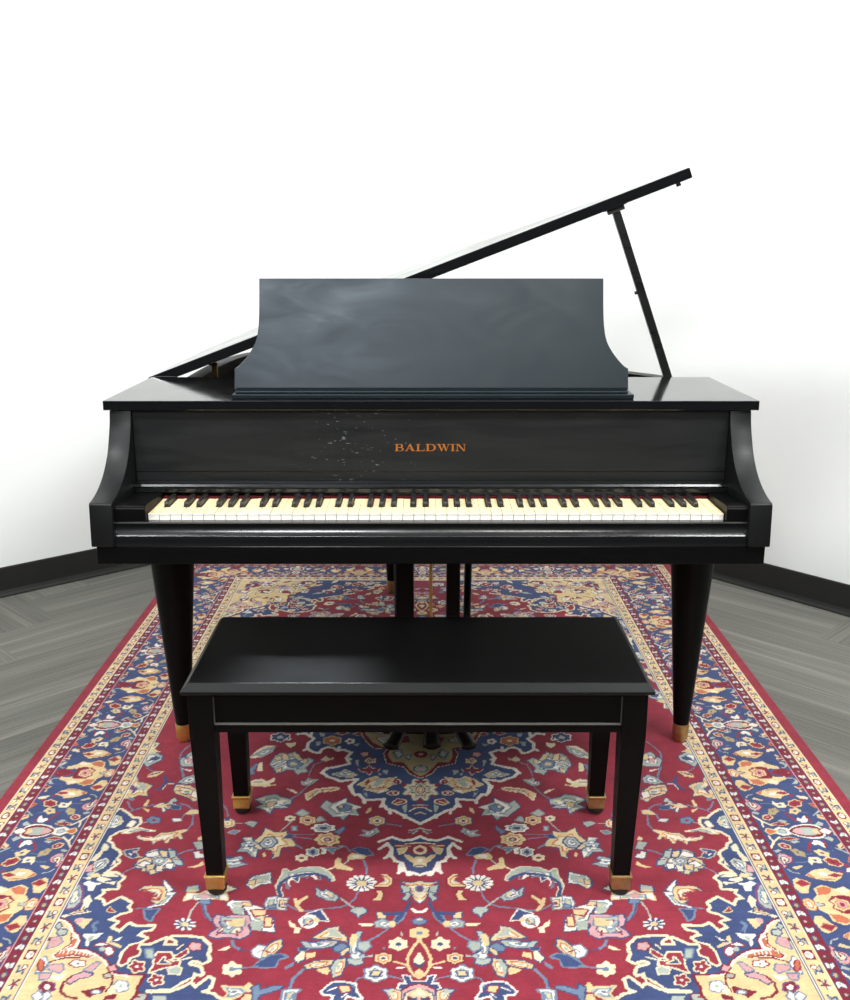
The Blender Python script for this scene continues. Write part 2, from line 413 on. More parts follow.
# rug motifs: [0 area / 1 line, colour, outline colour, width mm, a, b, a, b, ...] in mm from the middle of the rug
RUG_F = [[0,1,2,7,706,423,686,439,667,460,652,460,646,477,651,494,668,503,684,511,698,530,697,552,685,560,679,576,661,589,656,599,659,615,649,627,670,666,644,666,623,681,631,697,628,707,626,715,658,718,651,731,662,749,646,754,634,774,608,747,585,763,588,776,580,787,597,795,616,814,595,821,605,837,580,851,568,827,552,835,519,833,523,841,538,845,544,859,526,867,534,877,549,883,557,903,558,933,551,940,541,936,540,922,527,914,528,899,536,899,533,888,510,886,486,868,488,886,458,888,462,873,475,864,446,864,418,868,401,886,398,902,400,910,392,927,400,933,417,925,427,931,428,939,404,947,397,963,412,959,412,970,429,982,444,1001,449,1001,483,1006,476,1012,442,1010,425,1001,411,989,400,999,381,974,375,978,376,997,390,1008,364,1016,357,1023,300,1046,262,1062,290,1080,225,1096,190,1120,230,1130,160,1150,120,1175,112,1200,112,1230,760,1230,760,520],
[0,0,2,5,555,935,556,906,548,887,533,881,534,895,528,901,527,912,541,920,542,933,549,939],
[0,0,2,4,492,959,489,939,494,919,490,906,467,908,459,921,468,925,457,931,446,929,444,939,461,943,476,949],
[0,1,2,3,483,935,476,919,473,929,460,935],
[0,0,2,3,458,919,447,906,438,898,435,908,447,921],
[1,2,-1,4,447,927,435,923,424,919],
[1,2,-1,4,456,896,452,888,449,886],
[0,0,2,4,483,1006,446,1004,426,993,413,982,412,974,423,986,443,1003],
[0,7,8,3,415,890,414,892,413,894,413,897,415,898,418,898,420,898,422,899,424,901,427,901,429,899,431,897,432,895,434,894,437,892,438,890,438,887,436,886,435,884,434,882,434,880,432,878,429,879,426,880,424,881,422,881,419,881,416,883,415,885,415,888],
[0,5,-1,3,421,890,421,891,422,892,423,893,424,893,426,893,427,892,428,891,429,890,429,888,428,887,427,886,426,886,424,886,423,887,422,888],
[0,5,8,3,484,1020,483,1022,482,1024,482,1026,485,1027,488,1027,491,1027,493,1028,496,1029,500,1029,503,1028,504,1026,506,1024,509,1023,512,1022,513,1020,513,1018,510,1017,509,1016,508,1014,507,1012,505,1011,501,1011,498,1012,495,1013,492,1013,489,1013,486,1014,484,1016,484,1018],
[0,0,-1,3,492,1020,492,1021,493,1022,494,1023,496,1023,498,1023,500,1022,501,1021,502,1020,502,1019,501,1018,500,1017,498,1017,496,1017,494,1018,493,1019],
[0,5,6,3,517,898,504,898,496,921,508,919],
[0,5,2,3,460,951,447,943,437,949,437,963,455,961],
[0,5,-1,4,471,1017,448,1017,445,1028,468,1028],
[0,0,2,3,511,944,509,946,506,950,505,953,508,955,512,954,514,953,516,955,517,958,520,959,523,957,525,952,526,950,529,948,533,947,536,944,535,941,531,939,529,938,530,935,531,931,529,928,526,929,522,932,520,934,517,933,514,932,510,934,509,938,510,941],
[0,3,-1,3,517,944,516,945,517,946,518,947,519,947,520,947,522,946,523,945,523,944,524,942,523,941,522,940,521,940,520,940,518,941,517,942],
[0,0,2,3,467,978,465,980,462,984,462,987,464,988,468,987,471,987,472,989,474,992,476,992,479,990,480,986,481,983,484,982,488,981,490,978,489,975,486,974,484,973,485,970,485,966,484,963,481,964,478,967,475,969,473,969,470,968,466,969,465,972,466,976],
[0,3,-1,3,473,978,472,979,473,980,474,981,475,981,476,981,477,980,478,979,479,978,479,977,479,976,478,975,477,975,475,975,474,976,473,977],
[0,5,10,6,717,721,708,704,695,725,687,758,694,777,707,779,711,742],
[0,2,-1,4,710,729,703,725,696,754,704,762],
[1,6,-1,2,702,766,698,742,705,712],
[0,2,1,3,710,802,691,790,677,779,674,748,666,762,671,783,652,790,669,795,691,800,703,808],
[0,3,-1,4,701,700,693,691,678,697,658,700,672,706,671,725,683,723,688,710],
[0,2,-1,4,673,669,650,665,632,678,651,678,668,676],
[0,2,-1,4,661,697,633,693,635,704],
[0,4,-1,4,678,818,672,808,646,812,649,825,654,841,662,833],
[0,7,-1,3,662,816,662,819,663,821,665,822,668,823,671,822,674,821,676,819,678,816,678,813,677,811,675,809,672,809,669,809,666,811,664,813],
[0,3,-1,4,651,856,610,852,618,867,628,874,627,892,635,885,638,870],
[0,5,-1,4,636,863,623,859,628,874,627,892],
[1,6,-1,3,629,850,640,829,630,822],
[0,4,-1,4,596,881,598,859,591,861,587,874,565,888,564,896,579,887],
[0,3,1,3,588,876,568,859,576,874],
[0,3,0,3,617,887,606,879,592,885],
[0,3,0,4,577,903,576,907,577,911,578,913,581,914,584,913,586,911,589,907,591,903,592,898,592,895,590,892,588,891,585,892,582,895,579,898],
[0,5,-1,3,593,897,592,900,593,902,594,904,596,904,599,904,601,902,603,900,604,897,605,895,604,892,603,891,601,890,598,891,596,892,594,895],
[0,0,4,2,624,787,621,775,616,783,606,790,614,792],
[0,5,-1,4,704,669,696,656,688,647,687,669,695,678],
[0,2,-1,4,707,682,695,678,685,673,691,689],
[0,5,2,2,714,499,708,472,708,448,696,455,686,474,690,487,702,495],
[0,4,-1,3,687,474,686,478,687,480,688,482,690,482,693,482,695,480,697,478,698,474,699,471,698,469,697,467,695,466,693,467,690,469,688,471],
[0,3,-1,4,706,491,691,487,698,499],
[0,2,5,2,701,573,700,559,688,570,687,584,698,587],
[0,5,2,2,696,653,698,627,681,614,671,625,676,647,688,658],
[1,1,-1,3,689,647,678,622],
[0,4,-1,4,695,668,680,664,672,676,689,682],
[0,2,-1,4,712,624,706,600,696,576,693,596,698,623],
[0,7,8,2,710,660,711,643,702,635,695,660],
[0,2,-1,4,675,676,644,687,662,696,677,690],
[0,2,-1,4,662,640,659,618,652,635],
[1,6,-1,3,627,844,640,825,632,818],
[0,2,-1,4,683,752,675,737,664,755,666,777,676,772],
[0,5,-1,4,760,623,760,606,751,612,750,635],
[0,4,8,6,712,813,698,817,681,831,671,850,659,859,651,874,650,892,658,898,629,900,606,912,583,930,570,951,558,964,528,968,502,967,506,993,505,1016,510,1028,500,1050,470,1075,430,1090,445,1120,410,1150,420,1200,420,1230,760,1230,760,800],
[1,3,-1,4,712,813,698,817,681,831,671,850,659,859,651,874,650,892,658,898,629,900,606,912,583,930,570,951,558,964,528,968],
[0,9,3,4,665,863,655,870,653,887,669,899,640,903,607,915,616,918,650,911,676,920,684,913,672,903,661,885],
[1,8,-1,3,672,852,663,881,674,899,683,913,676,920,649,912,615,920],
[1,3,-1,2,675,909,676,900],
[1,3,-1,2,668,909,668,901],
[1,3,-1,2,660,910,660,902],
[1,3,-1,2,652,911,653,903],
[1,3,-1,2,645,911,645,903],
[1,3,-1,2,637,912,638,904],
[1,3,-1,2,630,913,630,905],
[1,3,-1,2,622,914,622,906],
[1,3,-1,2,615,914,615,906],
[0,7,1,3,638,981,632,969,614,959,596,962,599,969,616,974,628,987],
[0,7,6,3,614,952,599,932,591,934,600,957],
[1,8,-1,5,632,969,641,984,639,1006,624,1019,604,1023],
[0,8,-1,4,602,1006,584,1000,564,992,560,997,562,1011,579,1016,581,1023,591,1016],
[0,3,6,3,568,1008,568,1009,569,1010,571,1011,574,1011,576,1011,579,1010,580,1009,581,1008,581,1007,580,1006,578,1005,576,1005,573,1005,571,1006,569,1007],
[0,8,-1,4,556,1017,536,1012,537,1025,557,1028],
[0,3,6,3,524,993,523,996,521,999,521,1002,523,1004,526,1004,528,1004,530,1005,532,1007,535,1007,538,1005,540,1002,542,1000,544,998,547,996,549,993,549,991,547,989,546,987,546,984,545,982,544,980,540,980,537,981,535,983,532,983,529,983,526,985,525,988,524,991],
[0,5,-1,3,531,993,531,995,531,996,532,997,534,998,535,997,537,996,538,995,539,993,539,992,539,990,538,989,536,989,535,989,533,990,532,992],
[1,8,-1,4,557,967,553,987,557,1006],
[0,2,-1,4,557,1006,550,990,540,1006,547,1016],
[0,7,6,3,685,941,660,937,653,951,657,959,679,951],
[0,7,6,3,692,961,673,961,673,974,686,977],
[0,3,-1,4,670,969,643,964,654,981],
[1,8,-1,4,689,939,682,929,659,920,634,921],
[0,8,10,3,655,995,654,997,652,1000,652,1003,654,1004,657,1005,659,1005,661,1006,663,1008,666,1008,669,1006,671,1003,673,1001,675,1000,678,998,680,995,680,992,679,990,677,989,677,987,677,984,675,982,672,982,669,984,667,985,664,985,661,986,658,987,656,990,656,993],
[0,3,-1,3,660,995,660,997,660,999,662,1001,664,1001,667,1001,669,999,671,997,672,995,673,993,672,991,671,989,668,989,666,989,663,991,661,993],
[0,3,0,3,620,936,619,937,618,939,618,941,620,942,623,942,626,942,628,943,630,944,633,944,636,943,638,941,640,940,642,939,645,937,647,936,646,934,644,933,642,931,642,930,641,928,639,927,636,927,633,928,630,929,628,929,624,929,621,930,620,932,620,934],
[0,1,-1,3,629,936,629,936,629,937,630,937,631,937,632,937,633,937,634,936,635,936,635,935,634,934,633,934,632,934,631,934,630,934,629,935],
[0,5,1,3,700,852,699,841,685,844,682,856,693,859],
[0,5,1,3,710,833,706,822,698,833,702,841],
[0,7,6,3,705,867,691,863,681,878,690,888,704,896],
[0,8,-1,3,706,868,705,871,705,873,706,875,708,875,710,875,712,873,714,871,716,868,716,866,716,864,715,862,713,862,711,862,709,864,707,866],
[0,7,8,3,574,944,563,939,555,951,565,956],
[0,5,8,3,575,964,564,961,558,971,570,972],
[0,3,6,3,705,927,699,917,688,934,690,954,699,961],
[0,9,0,3,694,941,692,946,692,950,692,953,693,954,695,953,698,950,700,946,703,941,704,935,705,931,705,928,704,927,701,928,699,931,696,935],
[0,3,6,3,667,1016,661,1006,652,1019,660,1028],
[0,3,6,3,685,1016,677,1006,666,1019,672,1031],
[0,8,6,3,623,1080,625,1084,626,1089,624,1094,619,1097,613,1097,607,1098,603,1100,597,1103,591,1103,586,1100,583,1095,581,1091,577,1088,572,1085,570,1080,572,1075,577,1072,581,1069,583,1065,586,1060,591,1057,597,1057,603,1060,607,1062,613,1063,619,1063,624,1066,626,1071,625,1076],
[0,3,-1,3,609,1080,608,1083,606,1085,603,1087,600,1087,597,1087,594,1085,592,1083,591,1080,592,1077,594,1075,597,1073,600,1073,603,1073,606,1075,608,1077],
[0,7,6,3,563,1130,565,1134,566,1139,564,1144,559,1147,553,1147,547,1148,543,1150,537,1153,531,1153,526,1150,523,1145,521,1141,517,1138,512,1135,510,1130,512,1125,517,1122,521,1119,523,1115,526,1110,531,1107,537,1107,543,1110,547,1112,553,1113,559,1113,564,1116,566,1121,565,1126],
[0,3,-1,3,549,1130,548,1133,546,1135,543,1137,540,1137,537,1137,534,1135,532,1133,531,1130,532,1127,534,1125,537,1123,540,1123,543,1123,546,1125,548,1127],
[0,8,6,3,683,1150,685,1154,686,1159,684,1164,679,1167,673,1167,667,1168,663,1170,657,1173,651,1173,646,1170,643,1165,641,1161,637,1158,632,1155,630,1150,632,1145,637,1142,641,1139,643,1135,646,1130,651,1127,657,1127,663,1130,667,1132,673,1133,679,1133,684,1136,686,1141,685,1146],
[0,3,-1,3,669,1150,668,1153,666,1155,663,1157,660,1157,657,1157,654,1155,652,1153,651,1150,652,1147,654,1145,657,1143,660,1143,663,1143,666,1145,668,1147],
[0,5,6,3,503,1150,505,1154,506,1159,504,1164,499,1167,493,1167,487,1168,483,1170,477,1173,471,1173,466,1170,463,1165,461,1161,457,1158,452,1155,450,1150,452,1145,457,1142,461,1139,463,1135,466,1130,471,1127,477,1127,483,1130,487,1132,493,1133,499,1133,504,1136,506,1141,505,1146],
[0,3,-1,3,489,1150,488,1153,486,1155,483,1157,480,1157,477,1157,474,1155,472,1153,471,1150,472,1147,474,1145,477,1143,480,1143,483,1143,486,1145,488,1147],
[0,3,6,3,623,1170,625,1174,626,1179,624,1184,619,1187,613,1187,607,1188,603,1190,597,1193,591,1193,586,1190,583,1185,581,1181,577,1178,572,1175,570,1170,572,1165,577,1162,581,1159,583,1155,586,1150,591,1147,597,1147,603,1150,607,1152,613,1153,619,1153,624,1156,626,1161,625,1166],
[0,0,-1,3,609,1170,608,1173,606,1175,603,1177,600,1177,597,1177,594,1175,592,1173,591,1170,592,1167,594,1165,597,1163,600,1163,603,1163,606,1165,608,1167],
[0,7,6,3,703,1080,705,1084,706,1089,704,1094,699,1097,693,1097,687,1098,683,1100,677,1103,671,1103,666,1100,663,1095,661,1091,657,1088,652,1085,650,1080,652,1075,657,1072,661,1069,663,1065,666,1060,671,1057,677,1057,683,1060,687,1062,693,1063,699,1063,704,1066,706,1071,705,1076],
[0,3,-1,3,689,1080,688,1083,686,1085,683,1087,680,1087,677,1087,674,1085,672,1083,671,1080,672,1077,674,1075,677,1073,680,1073,683,1073,686,1075,688,1077],
[0,3,6,3,543,1085,545,1089,546,1094,544,1099,539,1102,533,1102,527,1103,523,1105,517,1108,511,1108,506,1105,503,1100,501,1096,497,1093,492,1090,490,1085,492,1080,497,1077,501,1074,503,1070,506,1065,511,1062,517,1062,523,1065,527,1067,533,1068,539,1068,544,1071,546,1076,545,1081],
[0,0,-1,3,529,1085,528,1088,526,1090,523,1092,520,1092,517,1092,514,1090,512,1088,511,1085,512,1082,514,1080,517,1078,520,1078,523,1078,526,1080,528,1082],
[0,8,6,3,473,1180,475,1184,476,1189,474,1194,469,1197,463,1197,457,1198,453,1200,447,1203,441,1203,436,1200,433,1195,431,1191,427,1188,422,1185,420,1180,422,1175,427,1172,431,1169,433,1165,436,1160,441,1157,447,1157,453,1160,457,1162,463,1163,469,1163,474,1166,476,1171,475,1176],
[0,3,-1,3,459,1180,458,1183,456,1185,453,1187,450,1187,447,1187,444,1185,442,1183,441,1180,442,1177,444,1175,447,1173,450,1173,453,1173,456,1175,458,1177],
[1,8,-1,5,640,1110,580,1120,560,1150,600,1150],
[1,8,-1,5,480,1100,500,1130,470,1150],
[0,0,2,3,349,1130,350,1133,351,1138,349,1142,345,1144,340,1144,336,1145,332,1147,328,1149,323,1149,319,1146,317,1142,315,1139,312,1137,308,1134,306,1130,308,1126,312,1123,315,1121,317,1118,319,1114,323,1111,328,1111,332,1113,336,1115,340,1116,345,1116,349,1118,351,1122,350,1127],
[0,4,-1,3,337,1130,337,1132,335,1134,333,1136,330,1136,327,1136,325,1134,323,1132,323,1130,323,1128,325,1126,327,1124,330,1124,333,1124,335,1126,337,1128],
[0,0,2,3,269,1160,270,1163,271,1168,269,1172,265,1174,260,1174,256,1175,252,1177,248,1179,243,1179,239,1176,237,1172,235,1169,232,1167,228,1164,226,1160,228,1156,232,1153,235,1151,237,1148,239,1144,243,1141,248,1141,252,1143,256,1145,260,1146,265,1146,269,1148,271,1152,270,1157],
[0,4,-1,3,257,1160,257,1162,255,1164,253,1166,250,1166,247,1166,245,1164,243,1162,243,1160,243,1158,245,1156,247,1154,250,1154,253,1154,255,1156,257,1158],
[0,2,2,3,379,1080,380,1083,381,1088,379,1092,375,1094,370,1094,366,1095,362,1097,358,1099,353,1099,349,1096,347,1092,345,1089,342,1087,338,1084,336,1080,338,1076,342,1073,345,1071,347,1068,349,1064,353,1061,358,1061,362,1063,366,1065,370,1066,375,1066,379,1068,381,1072,380,1077],
[0,4,-1,3,367,1080,367,1082,365,1084,363,1086,360,1086,357,1086,355,1084,353,1082,353,1080,353,1078,355,1076,357,1074,360,1074,363,1074,365,1076,367,1078],
[0,3,2,3,229,1180,230,1183,231,1188,229,1192,225,1194,220,1194,216,1195,212,1197,208,1199,203,1199,199,1196,197,1192,195,1189,192,1187,188,1184,186,1180,188,1176,192,1173,195,1171,197,1168,199,1164,203,1161,208,1161,212,1163,216,1165,220,1166,225,1166,229,1168,231,1172,230,1177],
[0,4,-1,3,217,1180,217,1182,215,1184,213,1186,210,1186,207,1186,205,1184,203,1182,203,1180,203,1178,205,1176,207,1174,210,1174,213,1174,215,1176,217,1178],
[0,5,1,4,60,1100,100,1080,120,1110,80,1130],
[0,4,1,4,150,1080,180,1060,190,1090,160,1110],
[0,3,1,3,82,1160,83,1163,85,1167,84,1171,80,1173,75,1174,71,1175,68,1177,65,1180,60,1182,55,1180,52,1177,49,1175,45,1174,40,1173,36,1171,35,1167,37,1163,38,1160,37,1157,35,1153,36,1149,40,1147,45,1146,49,1145,52,1143,55,1140,60,1138,65,1140,68,1143,71,1145,75,1146,80,1147,84,1149,85,1153,83,1157],
[0,4,-1,3,68,1160,68,1163,66,1165,63,1166,60,1167,57,1166,54,1165,52,1163,52,1160,52,1157,54,1155,57,1154,60,1153,63,1154,66,1155,68,1157],
[1,6,-1,3,60,1140,90,1120,130,1100],
[0,7,1,3,30,1066,31,1068,32,1071,31,1074,28,1075,25,1076,22,1076,19,1077,16,1078,13,1079,10,1077,8,1074,7,1072,5,1071,2,1069,1,1066,2,1063,5,1062,7,1060,8,1058,10,1055,13,1054,16,1054,19,1055,22,1056,25,1057,28,1057,31,1058,32,1061,31,1064],
[0,0,-1,3,23,1066,22,1068,21,1069,20,1070,18,1070,16,1070,14,1069,13,1068,13,1066,13,1065,14,1063,16,1062,18,1062,20,1062,21,1063,22,1065],
[0,6,1,3,83,1075,84,1076,84,1078,84,1080,81,1081,79,1082,77,1082,75,1083,73,1084,70,1084,68,1083,67,1081,67,1079,65,1078,63,1077,62,1075,63,1073,65,1072,67,1070,67,1069,68,1067,70,1066,73,1066,75,1067,77,1068,79,1068,81,1068,84,1069,84,1071,84,1073],
[0,8,-1,3,78,1075,77,1076,76,1077,75,1077,74,1078,73,1077,71,1077,71,1076,70,1075,71,1074,71,1073,73,1072,74,1072,75,1072,76,1073,77,1074],
[0,0,1,3,129,1066,130,1068,131,1071,130,1073,127,1074,124,1075,122,1075,119,1076,117,1077,114,1077,111,1076,110,1073,109,1071,107,1070,105,1068,104,1066,105,1064,107,1062,109,1061,110,1059,111,1057,114,1055,117,1055,119,1057,122,1058,124,1058,127,1058,130,1059,131,1062,130,1064],
[0,4,-1,3,122,1066,122,1068,121,1069,120,1069,118,1070,116,1069,115,1069,114,1068,114,1066,114,1065,115,1064,116,1063,118,1063,120,1063,121,1064,122,1065],
[0,2,8,3,185,1066,185,1068,186,1070,185,1072,183,1074,179,1074,177,1074,175,1075,172,1077,169,1077,166,1075,165,1073,164,1071,162,1070,160,1068,159,1066,160,1063,162,1062,164,1060,165,1058,166,1056,169,1054,172,1055,175,1056,177,1057,179,1057,183,1057,185,1059,186,1061,185,1064],
[0,0,-1,3,178,1066,177,1067,176,1068,175,1069,173,1069,172,1069,170,1068,169,1067,169,1066,169,1064,170,1063,172,1062,173,1062,175,1062,176,1063,177,1064],
[0,4,1,2,188,1068,209,1059,219,1039,198,1048],
[0,0,1,2,237,1081,263,1083,285,1070,259,1067],
[0,2,8,3,299,1062,300,1063,300,1065,300,1067,298,1068,295,1068,293,1068,292,1069,290,1070,287,1070,286,1069,285,1067,284,1066,282,1065,281,1063,280,1062,281,1060,282,1059,284,1058,285,1056,286,1055,287,1053,290,1054,292,1054,293,1055,295,1055,298,1056,300,1057,300,1058,300,1060],
[0,8,-1,3,294,1062,294,1063,293,1064,292,1064,291,1064,289,1064,288,1064,288,1063,287,1062,288,1061,288,1060,289,1059,291,1059,292,1059,293,1060,294,1061],
[0,0,8,3,365,1074,366,1075,367,1078,366,1080,363,1081,360,1081,358,1082,356,1083,353,1084,351,1084,348,1082,347,1080,346,1078,344,1077,342,1076,341,1074,342,1071,344,1070,346,1069,347,1067,348,1065,351,1063,353,1063,356,1065,358,1065,360,1066,363,1066,366,1067,367,1069,366,1072],
[0,1,-1,3,359,1074,359,1075,358,1076,356,1077,355,1077,353,1077,352,1076,351,1075,351,1074,351,1072,352,1071,353,1071,355,1070,356,1071,358,1071,359,1072],
[0,5,1,2,370,1074,398,1071,417,1051,390,1055],
[0,3,8,3,461,1077,461,1079,462,1081,461,1084,458,1085,455,1085,453,1086,450,1087,448,1088,444,1088,442,1087,441,1084,440,1082,438,1081,435,1079,434,1077,435,1074,438,1073,440,1071,441,1069,442,1067,444,1065,448,1066,450,1067,453,1068,455,1068,458,1068,461,1070,462,1072,461,1075],
[0,0,-1,3,453,1077,453,1078,452,1079,451,1080,449,1080,447,1080,446,1079,445,1078,445,1077,445,1075,446,1074,447,1073,449,1073,451,1073,452,1074,453,1075],
[0,4,8,3,500,1058,501,1060,501,1062,501,1064,499,1065,496,1065,494,1065,492,1066,490,1067,487,1067,485,1066,484,1064,483,1062,482,1061,480,1060,479,1058,480,1056,482,1055,483,1054,484,1052,485,1050,487,1049,490,1049,492,1050,494,1051,496,1051,499,1051,501,1052,501,1054,501,1056],
[0,8,-1,3,495,1058,494,1059,494,1060,492,1061,491,1061,490,1061,488,1060,488,1059,487,1058,488,1057,488,1056,490,1055,491,1055,492,1055,494,1056,494,1057],
[0,0,8,3,532,1072,533,1074,534,1077,533,1080,530,1081,526,1082,523,1082,521,1083,518,1084,514,1085,512,1083,510,1080,509,1078,507,1077,504,1075,503,1072,504,1070,507,1068,509,1066,510,1064,512,1062,514,1060,518,1060,521,1061,523,1063,526,1063,530,1063,533,1065,534,1067,533,1070],
[0,8,-1,3,524,1072,524,1074,523,1075,521,1076,519,1076,518,1076,516,1075,515,1074,515,1072,515,1071,516,1069,518,1069,519,1068,521,1069,523,1069,524,1071],
[0,2,1,2,601,1058,579,1068,568,1090,590,1080],
[0,4,1,2,633,1046,618,1063,618,1086,632,1069],
[0,2,1,2,664,1042,648,1065,650,1093,666,1070],
[0,7,1,2,3,1121,23,1115,34,1098,14,1104],
[0,0,1,2,89,1112,71,1096,46,1096,65,1112],
[0,4,1,2,119,1095,113,1116,122,1136,128,1115],
[0,4,8,3,168,1116,169,1118,169,1121,169,1123,166,1124,163,1124,161,1125,159,1126,156,1127,153,1127,151,1126,150,1123,149,1122,147,1120,145,1119,144,1116,145,1114,147,1113,149,1111,150,1110,151,1107,153,1106,156,1106,159,1107,161,1108,163,1108,166,1109,169,1110,169,1112,169,1115],
[0,8,-1,3,162,1116,161,1118,160,1119,159,1120,157,1120,156,1120,154,1119,154,1118,153,1116,154,1115,154,1114,156,1113,157,1113,159,1113,160,1114,161,1115],
[0,0,1,2,201,1092,220,1108,244,1109,226,1093],
[0,7,8,3,270,1104,270,1106,271,1109,270,1111,268,1112,265,1112,262,1113,260,1114,257,1115,254,1115,252,1114,251,1111,250,1109,248,1108,245,1106,244,1104,245,1102,248,1100,250,1099,251,1097,252,1095,254,1093,257,1093,260,1095,262,1096,265,1096,268,1096,270,1097,271,1100,270,1102],
[0,8,-1,3,263,1104,263,1105,262,1107,260,1107,259,1108,257,1107,256,1107,255,1105,254,1104,255,1103,256,1102,257,1101,259,1101,260,1101,262,1102,263,1103],
[0,2,8,3,301,1094,301,1097,302,1100,301,1102,298,1104,295,1104,292,1104,289,1106,286,1107,282,1107,280,1105,278,1103,277,1101,275,1099,272,1097,271,1094,272,1092,275,1090,277,1088,278,1086,280,1083,282,1082,286,1082,289,1083,292,1085,295,1085,298,1085,301,1087,302,1089,301,1092],
[0,8,-1,3,293,1094,292,1096,291,1097,290,1098,288,1098,286,1098,284,1097,283,1096,283,1094,283,1093,284,1092,286,1091,288,1090,290,1091,291,1092,292,1093],
[0,3,8,3,351,1107,352,1109,352,1111,352,1113,349,1114,347,1115,344,1115,342,1116,340,1117,337,1117,335,1116,334,1114,333,1112,332,1111,330,1109,329,1107,330,1105,332,1104,333,1103,334,1101,335,1099,337,1098,340,1098,342,1099,344,1100,347,1100,349,1100,352,1102,352,1104,352,1106],
[0,1,-1,3,345,1107,345,1109,344,1110,343,1110,341,1110,340,1110,339,1110,338,1109,338,1107,338,1106,339,1105,340,1105,341,1104,343,1105,344,1105,345,1106],
[0,0,1,2,386,1102,404,1105,420,1096,402,1093],
[0,5,8,3,456,1096,456,1098,457,1101,456,1103,453,1104,450,1105,448,1105,445,1106,443,1107,440,1107,437,1106,436,1103,435,1102,433,1100,431,1098,430,1096,431,1094,433,1092,435,1091,436,1089,437,1087,440,1085,443,1085,445,1086,448,1088,450,1088,453,1088,456,1089,457,1092,456,1094],
[0,1,-1,3,449,1096,448,1097,447,1099,446,1099,444,1100,442,1099,441,1099,440,1097,440,1096,440,1095,441,1094,442,1093,444,1093,446,1093,447,1094,448,1095],
[0,2,8,3,485,1103,485,1105,485,1107,485,1108,483,1109,481,1110,479,1110,477,1111,475,1112,473,1112,471,1110,470,1109,469,1107,468,1106,466,1105,466,1103,466,1102,468,1101,469,1100,470,1098,471,1096,473,1095,475,1095,477,1096,479,1097,481,1097,483,1097,485,1098,485,1100,485,1102],
[0,1,-1,3,479,1103,479,1104,479,1105,477,1106,476,1106,475,1106,474,1105,473,1104,473,1103,473,1102,474,1102,475,1101,476,1101,477,1101,479,1102,479,1102],
[0,3,1,2,533,1082,530,1100,539,1115,542,1097],
[0,2,1,2,585,1084,574,1097,572,1115,584,1102],
[0,4,1,2,615,1097,629,1113,649,1117,636,1101],
[0,0,1,2,675,1088,666,1106,670,1126,679,1108],
[0,0,1,3,32,1143,32,1145,33,1147,32,1150,30,1151,27,1151,24,1151,22,1152,19,1154,16,1154,14,1152,13,1150,12,1148,10,1147,8,1145,7,1143,8,1141,10,1139,12,1138,13,1136,14,1134,16,1132,19,1132,22,1134,24,1135,27,1135,30,1135,32,1136,33,1139,32,1141],
[0,8,-1,3,25,1143,25,1144,24,1145,22,1146,21,1146,19,1146,18,1145,17,1144,17,1143,17,1142,18,1141,19,1140,21,1140,22,1140,24,1141,25,1142],
[0,0,1,2,66,1155,69,1132,57,1111,54,1135],
[0,4,1,2,90,1161,110,1149,118,1127,98,1139],
[0,2,8,3,185,1156,186,1158,187,1161,186,1164,183,1165,180,1165,177,1166,174,1167,171,1168,168,1168,166,1167,164,1164,163,1162,161,1161,159,1159,157,1156,159,1154,161,1152,163,1151,164,1149,166,1146,168,1144,171,1145,174,1146,177,1147,180,1147,183,1147,186,1149,187,1151,186,1154],
[0,4,-1,3,178,1156,177,1158,176,1159,175,1160,173,1160,171,1160,170,1159,169,1158,168,1156,169,1155,170,1154,171,1153,173,1153,175,1153,176,1154,177,1155],
[0,2,1,2,212,1140,215,1157,228,1169,225,1152],
[0,0,1,2,237,1138,246,1153,262,1160,253,1145],
[0,6,8,3,303,1156,303,1159,304,1161,303,1164,300,1165,297,1165,294,1166,292,1167,289,1168,286,1168,283,1167,282,1164,281,1162,279,1161,276,1159,275,1156,276,1154,279,1152,281,1151,282,1149,283,1146,286,1144,289,1145,292,1146,294,1147,297,1147,300,1148,303,1149,304,1152,303,1154],
[0,4,-1,3,295,1156,295,1158,294,1159,292,1160,291,1160,289,1160,287,1159,286,1158,286,1156,286,1155,287,1154,289,1153,291,1153,292,1153,294,1154,295,1155],
[0,2,1,2,323,1154,342,1151,354,1137,336,1140],
[0,2,1,2,419,1140,397,1147,384,1165,406,1159],
[0,0,8,3,454,1139,455,1140,455,1142,455,1144,453,1145,451,1145,449,1145,447,1146,445,1147,443,1147,441,1146,440,1144,440,1143,438,1142,437,1141,436,1139,437,1137,438,1136,440,1135,440,1134,441,1132,443,1131,445,1131,447,1132,449,1133,451,1133,453,1133,455,1134,455,1136,455,1138],
[0,0,-1,3,449,1139,449,1140,448,1141,447,1141,446,1141,445,1141,444,1141,443,1140,443,1139,443,1138,444,1137,445,1137,446,1136,447,1137,448,1137,449,1138],
[0,2,8,3,503,1152,504,1153,504,1155,504,1157,502,1158,500,1158,498,1158,496,1159,494,1160,492,1160,490,1159,489,1157,488,1156,487,1155,485,1153,484,1152,485,1150,487,1149,488,1148,489,1146,490,1144,492,1143,494,1143,496,1144,498,1145,500,1145,502,1145,504,1146,504,1148,504,1150],
[0,0,-1,3,498,1152,498,1153,497,1153,496,1154,495,1154,494,1154,493,1153,492,1153,492,1152,492,1151,493,1150,494,1149,495,1149,496,1149,497,1150,498,1151],
[0,6,8,3,550,1135,551,1137,551,1139,551,1141,549,1142,546,1142,544,1142,542,1143,540,1144,537,1144,535,1143,534,1141,533,1140,532,1138,530,1137,529,1135,530,1133,532,1132,533,1131,534,1129,535,1127,537,1126,540,1126,542,1127,544,1128,546,1128,549,1128,551,1129,551,1131,551,1133],
